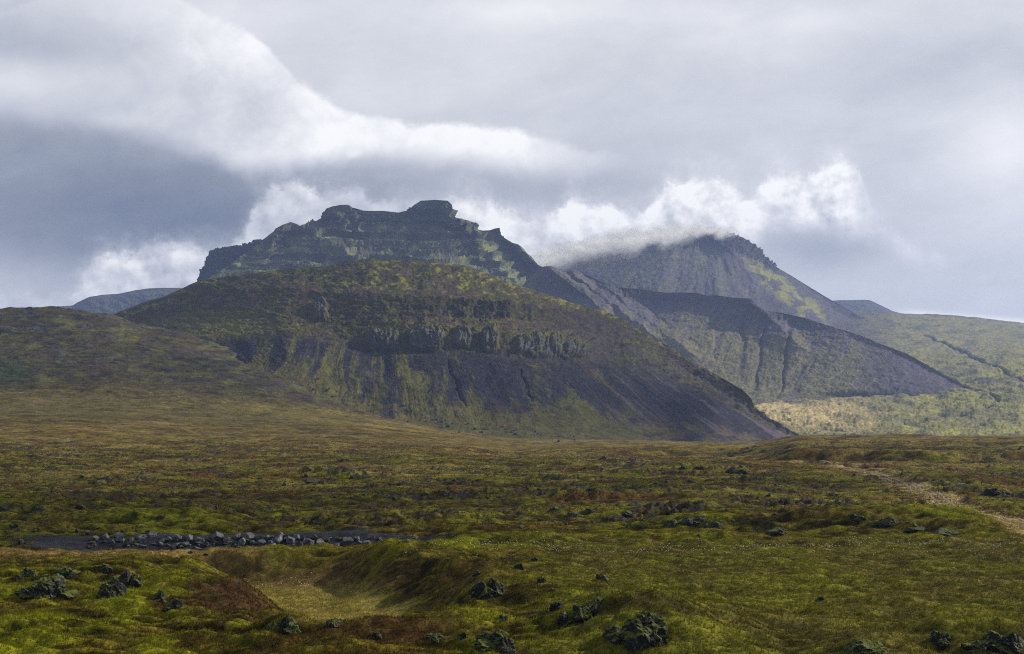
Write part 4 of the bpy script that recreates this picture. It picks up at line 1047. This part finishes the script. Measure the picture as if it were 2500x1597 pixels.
# ================================================================== MAST AND HUT
def flat_mat(name, c1, c2, rough=.6, metal=0.):
    m, nt = new_mat(name); out = N(nt, 'ShaderNodeOutputMaterial'); b = N(nt, 'ShaderNodeBsdfPrincipled'); b.inputs['Roughness'].default_value = rough; b.inputs['Metallic'].default_value = metal
    tn = N(nt, 'ShaderNodeTexNoise'); tn.inputs['Scale'].default_value = 3; r = N(nt, 'ShaderNodeValToRGB'); r.color_ramp.elements[0].color = (*c1, 1); r.color_ramp.elements[1].color = (*c2, 1)
    nt.links.new(tn.outputs['Fac'], r.inputs[0]); nt.links.new(r.outputs[0], b.inputs['Base Color']); nt.links.new(b.outputs[0], out.inputs['Surface']); return m
M_white = flat_mat('white_paint', (.70, .71, .72), (.82, .82, .82)); M_dark = flat_mat('dark_steel', (.03, .035, .04), (.06, .065, .07)); M_roof = flat_mat('pale_roof', (.5, .52, .54), (.6, .62, .64)); M_door = flat_mat('dark_door', (.03, .03, .035), (.05, .05, .055))
def bx(V, Fc, x0, x1, y0, y1, z0, z1):
    i = len(V); V += [(x0, y0, z0), (x1, y0, z0), (x1, y1, z0), (x0, y1, z0), (x0, y0, z1), (x1, y0, z1), (x1, y1, z1), (x0, y1, z1)]
    Fc += [(i, i + 3, i + 2, i + 1), (i + 4, i + 5, i + 6, i + 7), (i, i + 1, i + 5, i + 4), (i + 1, i + 2, i + 6, i + 5), (i + 2, i + 3, i + 7, i + 6), (i + 3, i, i + 4, i + 7)]
def bar(V, Fc, p, q, r=.08):
    p, q = np.array(p, float), np.array(q, float); t = q - p; t /= np.linalg.norm(t)
    a = np.cross(t, [0, 0, 1.]) if abs(t[2]) < .9 else np.cross(t, [1., 0, 0]); a /= np.linalg.norm(a); b_ = np.cross(t, a); i = len(V)
    for e in (p, q):
        for k in range(4):
            an = math.pi / 4 + k * math.pi / 2; V.append(tuple(e + r * (math.cos(an) * a + math.sin(an) * b_)))
    for k in range(4): Fc.append((i + k, i + (k + 1) % 4, i + 4 + (k + 1) % 4, i + 4 + k))
    Fc.append((i, i + 3, i + 2, i + 1)); Fc.append((i + 4, i + 5, i + 6, i + 7))
def part(name, V, Fc, mat, parent):
    me = raw_mesh(name, V, Fc, mat); o = bpy.data.objects.new(name, me); COL.objects.link(o); o.parent = parent; return o
def crest_pt(px):
    Pp = HILL[4]; r = 14; sx = CX + F * Pp[r, :, 0] / Pp[r, :, 1]; j = int(np.argmin(np.abs(sx - px)))
    best = Pp[r - 2:r + 14, j]; k = int(np.argmax(best[:, 2] / best[:, 1])); return best[k]
def empty(name, p, label, cat):
    o = bpy.data.objects.new(name, None); COL.objects.link(o); o.location = (p[0], p[1], p[2] + CZ); o['label'] = label; o['category'] = cat; return o
p = crest_pt(897)
mast = empty('radio_mast', p, 'slim dark lattice mast with white antennas on top of the dark hill', 'mast')
V, Fc = [], []
H_ = 9.5; b0 = .75
legs = [(-b0, -b0), (b0, -b0), (b0, b0), (-b0, b0)]
for x, y in legs: bar(V, Fc, (x, y, -1.5), (x * .45, y * .45, H_), .11)
for lv in range(7):
    z0, z1 = lv * H_ / 7, (lv + 1) * H_ / 7; s0, s1 = 1 - .55 * z0 / H_, 1 - .55 * z1 / H_
    for k in range(4):
        a, c_ = legs[k], legs[(k + 1) % 4]; bar(V, Fc, (a[0] * s0, a[1] * s0, z0), (c_[0] * s1, c_[1] * s1, z1), .06); bar(V, Fc, (a[0] * s1, a[1] * s1, z1), (c_[0] * s1, c_[1] * s1, z1), .06)
part('tower_frame', V, Fc, M_dark, mast)
for (x, z0, z1) in [(-.75, 6.5, 9.3), (.9, 7.0, 12.2), (.35, 7.4, 10.2), (.95, 4.6, 6.8)]:
    V, Fc = [], []; bx(V, Fc, x - .16, x + .16, -.55, -.30, z0, z1); bar(V, Fc, (x, -.3, (z0 + z1) / 2), (0, 0, min((z0 + z1) / 2, H_)), .05); part('antenna', V, Fc, M_white, mast)
for (x, z) in [(-.8, 6.0), (.75, 8.4)]:
    V, Fc = [], []; n = 14
    V.append((x, -.5, z))
    for k in range(n): V.append((x + .62 * math.cos(k * 2 * math.pi / n), -.85, z + .62 * math.sin(k * 2 * math.pi / n)))
    for k in range(n): Fc.append((0, 1 + k, 1 + (k + 1) % n))
    o = part('dish', V, Fc, M_white, mast)
p = crest_pt(889.5)
hut = empty('equipment_hut', (p[0], p[1] - 1, p[2] - .2), 'tiny white hut with a dark doorway beside the mast on the dark hill', 'hut')
V, Fc = [], []; bx(V, Fc, -1.8, 1.8, -1.3, 1.3, -1, 1.9); part('wall', V, Fc, M_white, hut)
V, Fc = [], []; i = 0
V += [(-2, -1.5, 1.85), (2, -1.5, 1.85), (2, 1.5, 1.85), (-2, 1.5, 1.85), (-2, 0, 2.45), (2, 0, 2.45)]; 
me = bpy.data.meshes.new('roof'); me.from_pydata([tuple(v) for v in V], [], [(0, 1, 5, 4), (2, 3, 4, 5), (0, 4, 3), (1, 2, 5), (0, 3, 2, 1)]); me.materials.append(M_roof)
o = bpy.data.objects.new('roof', me); COL.objects.link(o); o.parent = hut
V, Fc = [], []; bx(V, Fc, -1.1, -.1, -1.36, -1.28, -.2, 1.5); part('door', V, Fc, M_door, hut)

# ================================================================== SKY (world)
SUN_AZ, SUN_EL = math.radians(70), math.radians(30)      # azimuth clockwise from the view direction (+Y)
world = bpy.data.worlds.new('World'); scene.world = world; world.use_nodes = True
nt = world.node_tree; nt.nodes.clear(); L = nt.links.new
class E:
    """tiny expression wrapper round Math nodes"""
    def __init__(s, o): s.o = o
    def _b(s, op, t, sw=False):
        n = nt.nodes.new('ShaderNodeMath'); n.operation = op
        a, b = (t, s) if sw else (s, t)
        for k, v in enumerate((a, b)):
            if isinstance(v, E): L(v.o, n.inputs[k])
            else: n.inputs[k].default_value = v
        return E(n.outputs[0])
    def __add__(s, t): return s._b('ADD', t)
    __radd__ = __add__
    def __sub__(s, t): return s._b('SUBTRACT', t)
    def __rsub__(s, t): return s._b('SUBTRACT', t, True)
    def __mul__(s, t): return s._b('MULTIPLY', t)
    __rmul__ = __mul__
    def __truediv__(s, t): return s._b('DIVIDE', t)
    def __pow__(s, t): return s._b('POWER', t)
    def mx(s, t): return s._b('MAXIMUM', t)
    def mn(s, t): return s._b('MINIMUM', t)
    def exp(s):
        return E_const(math.e)._b('POWER', s)
def E_const(v):
    n = nt.nodes.new('ShaderNodeValue'); n.outputs[0].default_value = v; return E(n.outputs[0])
def smooth(a, b, x):
    n = nt.nodes.new('ShaderNodeMapRange'); n.interpolation_type = 'SMOOTHSTEP'
    L(x.o, n.inputs['Value'])
    flip = a > b
    lo, hi = (b, a) if flip else (a, b)
    n.inputs['From Min'].default_value = lo; n.inputs['From Max'].default_value = hi
    n.inputs['To Min'].default_value = 1 if flip else 0; n.inputs['To Max'].default_value = 0 if flip else 1
    return E(n.outputs[0])
def vec(x, y, z=0.):
    n = nt.nodes.new('ShaderNodeCombineXYZ')
    for k, v in enumerate((x, y, z)):
        if isinstance(v, E): L(v.o, n.inputs[k])
        else: n.inputs[k].default_value = v
    return n.outputs[0]
def noise(x, y, sc, det=6, rough=.55, z=0., dist=0., typ='FBM'):
    n = nt.nodes.new('ShaderNodeTexNoise'); n.noise_dimensions = '3D'; n.inputs['Scale'].default_value = sc; n.inputs['Detail'].default_value = det; n.inputs['Roughness'].default_value = rough; n.inputs['Distortion'].default_value = dist
    L(vec(x, y, z), n.inputs['Vector']); return E(n.outputs['Fac']) - .5
def curve(px, pts):
    """value of a hand-drawn line at photo column px (in thousands of pixels)"""
    n = nt.nodes.new('ShaderNodeFloatCurve'); L((px * (1 / 2.5)).o, n.inputs['Value'])
    c = n.mapping.curves[0]; n.mapping.use_clip = False
    pts = sorted((x / 2500, y / 1000) for x, y in pts)
    c.points[0].location = pts[0]; c.points[1].location = pts[-1]
    for x, y in pts[1:-1]: c.points.new(x, y)
    for p_ in c.points: p_.handle_type = 'AUTO_CLAMPED'
    n.mapping.update(); return E(n.outputs[0])
tc = nt.nodes.new('ShaderNodeTexCoord'); sp = nt.nodes.new('ShaderNodeSeparateXYZ'); L(tc.outputs['Generated'], sp.inputs[0])
dx, dy, dz = E(sp.outputs[0]), E(sp.outputs[1]), E(sp.outputs[2])
fw = dy.mx(.12)
PX = (dx / fw * (F / 1000) + CX / 1000).mx(-2.).mn(5.)
PY = (HY / 1000 - dz / fw * (F / 1000)).mx(-3.).mn(2.)
w1 = noise(PX, PY, 2.2, 4, .5, 1.3); w2 = noise(PX, PY, 2.2, 4, .5, 7.7); w3 = noise(PX, PY, 9, 5, .6, 3.1); w4 = noise(PX, PY, 9, 5, .6, 9.4)
QX = PX + w1 * .10 + w3 * .03; QY = PY + w2 * .10 + w4 * .03
# brightness of the high overcast: broad soft patches
def blob(cx, cy, rx, ry, a, X=QX, Y=QY):
    u = (X - cx) * (1 / rx); v = (Y - cy) * (1 / ry)
    return ((u * u + v * v) * -1.).exp() * a
base_ = E_const(.795)
for (cx, cy, rx, ry, a) in [(.05, .11, .36, .10, -.16), (.10, .50, .62, .19, -.25), (.55, .52, .40, .14, -.15), (1.0, .47, .40, .10, -.10), (1.50, .47, .30, .09, -.10), (.05, .20, .35, .05, .08), (0.0, .33, .42, .06, -.09),
                         (2.30, .14, .30, .12, -.06), (2.44, .34, .16, .12, .13), (2.0, .05, .5, .05, .05), (1.30, .02, .3, .05, .07), (1.75, .11, .22, .05, .04), (1.98, .60, .20, .06, -.11), (2.15, .64, .25, .06, -.03), (1.5, .22, .5, .08, -.01),
                         (.25, .68, .40, .05, .04), (2.3, .70, .3, .05, .02), (.42, .05, .25, .07, .08)]:
    base_ = base_ + blob(cx, cy, rx, ry, a)
base_ = base_ + noise(PX * .6, PY * 1.6 + PX * .25, 3.0, 7, .56, 2.2, .35) * .17 + noise(PX + w3 * .05, PY * 1.8, 7., 8, .62, 4., .4) * .075
# the long white swoosh
T1 = curve(QX, [(0, 20), (300, -60), (494, 10), (572, 47), (624, 78), (676, 125), (707, 166), (754, 192), (780, 208), (858, 250), (936, 270), (988, 290), (1092, 294), (1196, 307), (1250, 312), (1302, 326), (1354, 340), (1432, 360), (1562, 382), (1800, 400), (2500, 420)])
B1 = curve(QX, [(0, 290), (200, 300), (364, 330), (546, 375), (624, 395), (754, 380), (884, 366), (1040, 378), (1144, 386), (1250, 398), (1354, 410), (1562, 400), (1800, 402), (2500, 420)])
e1 = noise(PX, PY, 14, 9, .68, 5.)
up = QY - T1 + e1 * .05
a_top = smooth(-.004, .022, up)
a_bot = smooth(.055, -.030, QY - B1 + e1 * .05)
wleft = smooth(.15, .62, QX); wend = smooth(1.62, 1.22, QX)
sw = a_top * a_bot * (wleft * .8 + .2) * wend
streak = noise(QX * .8 - QY * .9, QY * 1.8 + QX * .9, 3.5, 5, .55, 6.)
sb = .94 + streak * .28 + noise(QX, QY, 10, 9, .66, 8., .6) * .22 + e1 * .10 - smooth(.0, .22, QY - T1) * .10 + blob(1.0, .33, .35, .07, .06) - blob(.40, .20, .22, .12, .04)
Lm = base_ + (sb - base_) * sw
# grey veil left of the swoosh
veil = smooth(.22, .02, QX) * smooth(.12, .17, QY) * smooth(.31, .2, QY)
Lm = Lm + veil * .05 + blob(.30, .295, .10, .02, .07) + blob(.86, .375, .018, .012, .10)
# low cumulus behind the mountains
T2 = curve(PX + w1 * .03 + w3 * .022, [(0, 690), (60, 700), (120, 715), (170, 700), (198, 672), (224, 645), (255, 622), (291, 609), (354, 601), (400, 590), (426, 588), (458, 597), (494, 598), (545, 590), (588, 560), (614, 505), (640, 465), (661, 450), (700, 438), (728, 432), (780, 447),
             (832, 452), (879, 446), (895, 470), (960, 480), (1030, 492), (1092, 486), (1130, 480), (1170, 470), (1200, 485), (1250, 508), (1300, 527), (1342, 522), (1375, 499), (1408, 478), (1445, 497), (1479, 484), (1516, 506), (1549, 516),
             (1591, 492), (1616, 462), (1628, 436), (1653, 435), (1690, 424), (1728, 417), (1769, 435), (1798, 458), (1819, 474), (1840, 454), (1861, 430), (1902, 411), (1940, 424), (1985, 411), (2023, 396), (2052, 380), (2089, 391), (2106, 425), (2125, 490), (2200, 560), (2300, 620), (2500, 700)])
B2 = curve(PX + w1 * .03, [(0, 800), (1700, 700), (1790, 620), (1815, 585), (1848, 572), (1881, 550), (1923, 534), (1985, 530), (2020, 545), (2060, 562), (2110, 570), (2160, 585), (2220, 625), (2290, 650), (2330, 650), (2500, 700)])
e2 = noise(PX, PY, 11, 9, .70, 11.); e3 = noise(PX + e2 * .02, PY + w3 * .02, 34, 7, .66, 12.)
d2 = PY - T2 + e2 * .10 + e3 * .045
W2 = curve(PX, [(0, 350), (150, 450), (210, 800), (300, 950), (430, 950), (490, 700), (560, 600), (620, 560), (700, 640), (800, 480), (900, 420), (1000, 500), (1100, 720), (1200, 840), (1300, 900), (1450, 930), (1600, 1000), (1900, 1000), (2050, 900), (2100, 520), (2150, 330), (2250, 300), (2330, 60), (2400, 0), (2500, 0)])
hard = smooth(-.004, .034, d2) * smooth(.045, -.03, PY - B2 + e2 * .08) * W2.mn(1.)
# inner shading of the cloud: thick parts seen from the shaded side are greyer
n_a = noise(PX, PY, 6.5, 6, .55, 14.); n_b = noise(PX + .02, PY - .02, 6.5, 6, .55, 14.)
cb = .96 + (n_a - n_b) * 1.3 + e3 * .05 - smooth(.01, .17, d2) * .13 * smooth(.3, .0, n_a) + n_a * .06 - blob(1.60, .575, .18, .03, .10, PX, PY) - blob(.35, .69, .3, .03, .02, PX, PY) - smooth(.62, .55, PX) * .04
halo = smooth(-.060, .05, d2 + e2 * .12) * smooth(.06, -.05, PY - B2 + e2 * .08) * W2.mn(1.)
Lm = Lm + (E_const(.90) + e2 * .12 - Lm) * halo * .55
Lm = Lm + (cb - Lm) * hard
ln_ = (PY - .764 - (PX - 2.19) * .075 + e2 * .01) * (1 / .010)
Lm = Lm + ((ln_ * ln_) * -1.).exp() * smooth(2.13, 2.26, PX) * .16
# the deck is thick and grey overhead and behind the camera
Lm = Lm * (1 - smooth(.30, .62, dz) * .30) * (1 - smooth(.45, -.15, dy) * .20)
Lm = (Lm + .02).mx(.3).mn(1.0)
# colour by brightness
rp = nt.nodes.new('ShaderNodeValToRGB'); el_ = rp.color_ramp.elements
def s2l(c): c = c / 255; return ((c + .055) / 1.055) ** 2.4 if c > .04 else c / 12.92
stops = [(.22, (42, 48, 58)), (.45, (106, 116, 134)), (.55, (131, 139, 153)), (.65, (159, 165, 176)), (.75, (188, 192, 200)), (.85, (214, 216, 221)), (.95, (239, 239, 240)), (1.0, (250, 250, 249))]
el_[0].position = stops[0][0]; el_[0].color = (*[s2l(v) for v in stops[0][1]], 1); el_[1].position = 1.0; el_[1].color = (*[s2l(v) for v in stops[-1][1]], 1)
for p_, c_ in stops[1:-1]:
    q = el_.new(p_); q.color = (*[s2l(v) for v in c_], 1)
L(Lm.o, rp.inputs['Fac'])
sky = nt.nodes.new('ShaderNodeTexSky'); sky.sky_type = 'NISHITA'; sky.sun_disc = False; sky.sun_elevation = SUN_EL; sky.sun_rotation = SUN_AZ; sky.dust_density = 1.5
mixn = nt.nodes.new('ShaderNodeMix'); mixn.data_type = 'RGBA'
# the cloud deck thins out overhead and behind the camera
cov = smooth(-.2, .2, dy) * .12 + .88
L(cov.o, mixn.inputs['Factor']); 
scl = nt.nodes.new('ShaderNodeVectorMath'); scl.operation = 'SCALE'; scl.inputs['Scale'].default_value = 12.0
L(rp.outputs['Color'], scl.inputs[0]); L(sky.outputs[0], mixn.inputs[6]); L(scl.outputs[0], mixn.inputs[7])
bg = nt.nodes.new('ShaderNodeBackground'); bg.inputs['Strength'].default_value = .1
L(mixn.outputs[2], bg.inputs['Color']); wo = nt.nodes.new('ShaderNodeOutputWorld'); L(bg.outputs[0], wo.inputs['Surface'])

# ================================================================== SUN, HAZE, CAMERA
sd = bpy.data.lights.new('sun', 'SUN'); sd.energy = 5.0; sd.angle = math.radians(.5); sd.color = (1., .91, .74)
so = bpy.data.objects.new('sun', sd); COL.objects.link(so)
sv = (math.sin(SUN_AZ) * math.cos(SUN_EL), math.cos(SUN_AZ) * math.cos(SUN_EL), math.sin(SUN_EL))
import mathutils
so.rotation_euler = mathutils.Vector(sv).to_track_quat('Z', 'Y').to_euler(); so.location = (300, 200, 600)

def box_obj(name, x0, x1, y0, y1, z0, z1, mat):
    V, Fc = [], []; bx(V, Fc, x0, x1, y0, y1, z0, z1); me = raw_mesh(name, V, Fc, mat); o = bpy.data.objects.new(name, me); COL.objects.link(o); return o
def cloud_mat(name, sc, lo, hi, tmin, tmax, blend=.35):
    m, nt = new_mat(name); L = nt.links.new
    out = N(nt, 'ShaderNodeOutputMaterial'); tr = N(nt, 'ShaderNodeBsdfTransparent'); tl = N(nt, 'ShaderNodeBsdfTranslucent'); tl.inputs['Color'].default_value = (.85, .86, .88, 1); df = N(nt, 'ShaderNodeBsdfDiffuse'); df.inputs['Color'].default_value = (.85, .86, .88, 1)
    geo = N(nt, 'ShaderNodeNewGeometry'); n1 = N(nt, 'ShaderNodeTexNoise'); n1.inputs['Scale'].default_value = sc; n1.inputs['Detail'].default_value = 5; n1.inputs['Roughness'].default_value = .55; L(geo.outputs['Position'], n1.inputs['Vector'])
    mr = N(nt, 'ShaderNodeMapRange'); mr.interpolation_type = 'SMOOTHSTEP'; L(n1.outputs['Fac'], mr.inputs['Value']); mr.inputs['From Min'].default_value = lo; mr.inputs['From Max'].default_value = hi; mr.inputs['To Min'].default_value = tmax; mr.inputs['To Max'].default_value = tmin
    lw = N(nt, 'ShaderNodeLayerWeight'); lw.inputs['Blend'].default_value = blend
    mxx = N(nt, 'ShaderNodeMath', operation='MAXIMUM'); L(mr.outputs[0], mxx.inputs[0]); L(lw.outputs['Facing'], mxx.inputs[1])
    ms = N(nt, 'ShaderNodeMixShader'); ms.inputs[0].default_value = .5; L(df.outputs[0], ms.inputs[1]); L(tl.outputs[0], ms.inputs[2])
    m2 = N(nt, 'ShaderNodeMixShader'); L(mxx.outputs[0], m2.inputs[0]); L(ms.outputs[0], m2.inputs[1]); L(tr.outputs[0], m2.inputs[2]); L(m2.outputs[0], out.inputs['Surface']); return m
M_shade_cloud = cloud_mat('shade_cloud', .0022, .42, .64, .58, 1.0)
def cloud(tx_, ty_, tz_, rx_, ry_, zc, seed, label):
    k = (zc - tz_) / math.tan(SUN_EL)
    V = ICO5[0].copy(); V = V * (1 + .22 * pn3(V * 1.6 + seed, seed) + .10 * pn3(V * 4 + seed, seed + 1))[:, None]
    V = V * np.array([rx_, ry_, 70.]); V[:, 2] = np.where(V[:, 2] < 0, V[:, 2] * .5, V[:, 2])
    me = raw_mesh('cloud', V, ICO5[1], M_shade_cloud, True); o = bpy.data.objects.new('cloud', me); COL.objects.link(o)
    o.location = (tx_ + k * math.sin(SUN_AZ), ty_ + k * math.cos(SUN_AZ), zc + CZ); o['kind'] = 'stuff'; o['label'] = label
cloud(-800, 1450, 60, 1250, 1900, 1560, 3, 'flat grey cloud out of view, added to shade the moor')  # unseen cloud sheet added so its shade falls on moor and hill
def puff_mat():
    m, nt = new_mat('soft_cloud'); L = nt.links.new
    out = N(nt, 'ShaderNodeOutputMaterial'); tr = N(nt, 'ShaderNodeBsdfTransparent'); tl = N(nt, 'ShaderNodeBsdfTranslucent'); tl.inputs['Color'].default_value = (.97, .975, .985, 1); df = N(nt, 'ShaderNodeBsdfDiffuse'); df.inputs['Color'].default_value = (.97, .975, .985, 1)
    lw = N(nt, 'ShaderNodeLayerWeight'); lw.inputs['Blend'].default_value = .5
    geo = N(nt, 'ShaderNodeNewGeometry'); n1 = N(nt, 'ShaderNodeTexNoise'); n1.inputs['Scale'].default_value = .022; n1.inputs['Detail'].default_value = 6; n1.inputs['Roughness'].default_value = .6; L(geo.outputs['Position'], n1.inputs['Vector'])
    iv = N(nt, 'ShaderNodeMath', operation='SUBTRACT'); iv.inputs[0].default_value = 1; L(lw.outputs['Facing'], iv.inputs[1])
    pw = N(nt, 'ShaderNodeMath', operation='POWER'); L(iv.outputs[0], pw.inputs[0]); pw.inputs[1].default_value = 1.8
    mr = N(nt, 'ShaderNodeMapRange'); L(n1.outputs['Fac'], mr.inputs['Value']); mr.inputs['From Min'].default_value = .40; mr.inputs['From Max'].default_value = .62; mr.inputs['To Min'].default_value = .02; mr.inputs['To Max'].default_value = .32
    al = N(nt, 'ShaderNodeMath', operation='MULTIPLY'); L(pw.outputs[0], al.inputs[0]); L(mr.outputs[0], al.inputs[1])
    ms = N(nt, 'ShaderNodeMixShader'); ms.inputs[0].default_value = .75; L(df.outputs[0], ms.inputs[1]); L(tl.outputs[0], ms.inputs[2])
    m2 = N(nt, 'ShaderNodeMixShader'); L(al.outputs[0], m2.inputs[0]); L(tr.outputs[0], m2.inputs[1]); L(ms.outputs[0], m2.inputs[2]); L(m2.outputs[0], out.inputs['Surface']); return m
M_puff = puff_mat()
def puffs(path, n, seed, label):
    rg = np.random.RandomState(seed); VV, FF, off = [], [], 0
    for k in range(n):
        t = rg.rand() * (len(path) - 1); i_ = int(t); t -= i_
        a, b = np.array(path[i_]), np.array(path[i_ + 1]); px, py, d_, sp, sz = a * (1 - t) + b * t
        px += rg.normal() * sp * 1.4; py += rg.normal() * sp * .5; d_ += rg.normal() * 120
        s_ = d_ / F; R_ = sz * s_ * rg.uniform(.5, 1.3)
        V = ICO3[0] * np.array([R_ * rg.uniform(1., 1.9), R_, R_ * rg.uniform(.5, .9)]); an = rg.uniform(-.5, .1); c_, s2 = math.cos(an), math.sin(an)
        V = np.stack([V[:, 0] * c_ + V[:, 2] * s2, V[:, 1], -V[:, 0] * s2 + V[:, 2] * c_], 1) + np.array([d_ * (px - CX) / F, d_, d_ * (HY - py) / F + CZ])
        VV.append(V); FF.append(ICO3[1] + off); off += len(V)
    me = raw_mesh('cloud', np.concatenate(VV), np.concatenate(FF), M_puff, True); o = bpy.data.objects.new('cloud', me); COL.objects.link(o); o['kind'] = 'stuff'; o['label'] = label
puffs([(1330, 640, 5150, 12, 32), (1400, 616, 5200, 12, 36), (1470, 600, 5250, 12, 36), (1540, 590, 5250, 12, 34), (1610, 579, 5300, 10, 30), (1665, 568, 5300, 8, 22)], 105, 21, 'white cloud clinging to the left side of the cone-shaped mountain')
puffs([(1650, 566, 5300, 9, 22), (1700, 562, 5330, 9, 20), (1745, 561, 5350, 9, 18), (1800, 572, 5380, 6, 11)], 46, 22, 'wisp of white cloud over the summit of the cone-shaped mountain')
HAZE = 6.7e-5
m, nt2 = new_mat('air'); out = nt2.nodes.new('ShaderNodeOutputMaterial'); pv = nt2.nodes.new('ShaderNodeVolumePrincipled')
pv.inputs['Color'].default_value = (.42, .56, 1.0, 1); pv.inputs['Density'].default_value = HAZE; pv.inputs['Anisotropy'].default_value = .25
nt2.links.new(pv.outputs[0], out.inputs['Volume'])
hz_o = box_obj('haze', -9500, 9500, -400, 9300, float(GP[..., 2].min()) + CZ - 1, 830, m); hz_o['kind'] = 'stuff'; hz_o['label'] = 'blue haze over the far mountains'
cam = bpy.data.cameras.new('camera'); co = bpy.data.objects.new('camera', cam); COL.objects.link(co)
cam.sensor_width = 36; cam.lens = 50; cam.shift_y = (HY - 798.5) / 2500; cam.clip_start = .5; cam.clip_end = 60000
co.location = (0, 0, CZ); co.rotation_euler = (math.pi / 2, 0, 0); scene.camera = co
scene.cycles.use_denoising = False
scene.cycles.filter_width = 1.1
scene.cycles.transparent_max_bounces = 96; scene.cycles.volume_bounces = 1; scene.cycles.max_bounces = 9; scene.cycles.diffuse_bounces = 7; scene.cycles.transmission_bounces = 3
vs = scene.view_settings; vs.view_transform = 'Standard'; vs.look = 'None'; vs.gamma = 1; vs.exposure = 0; vs.use_curve_mapping = False
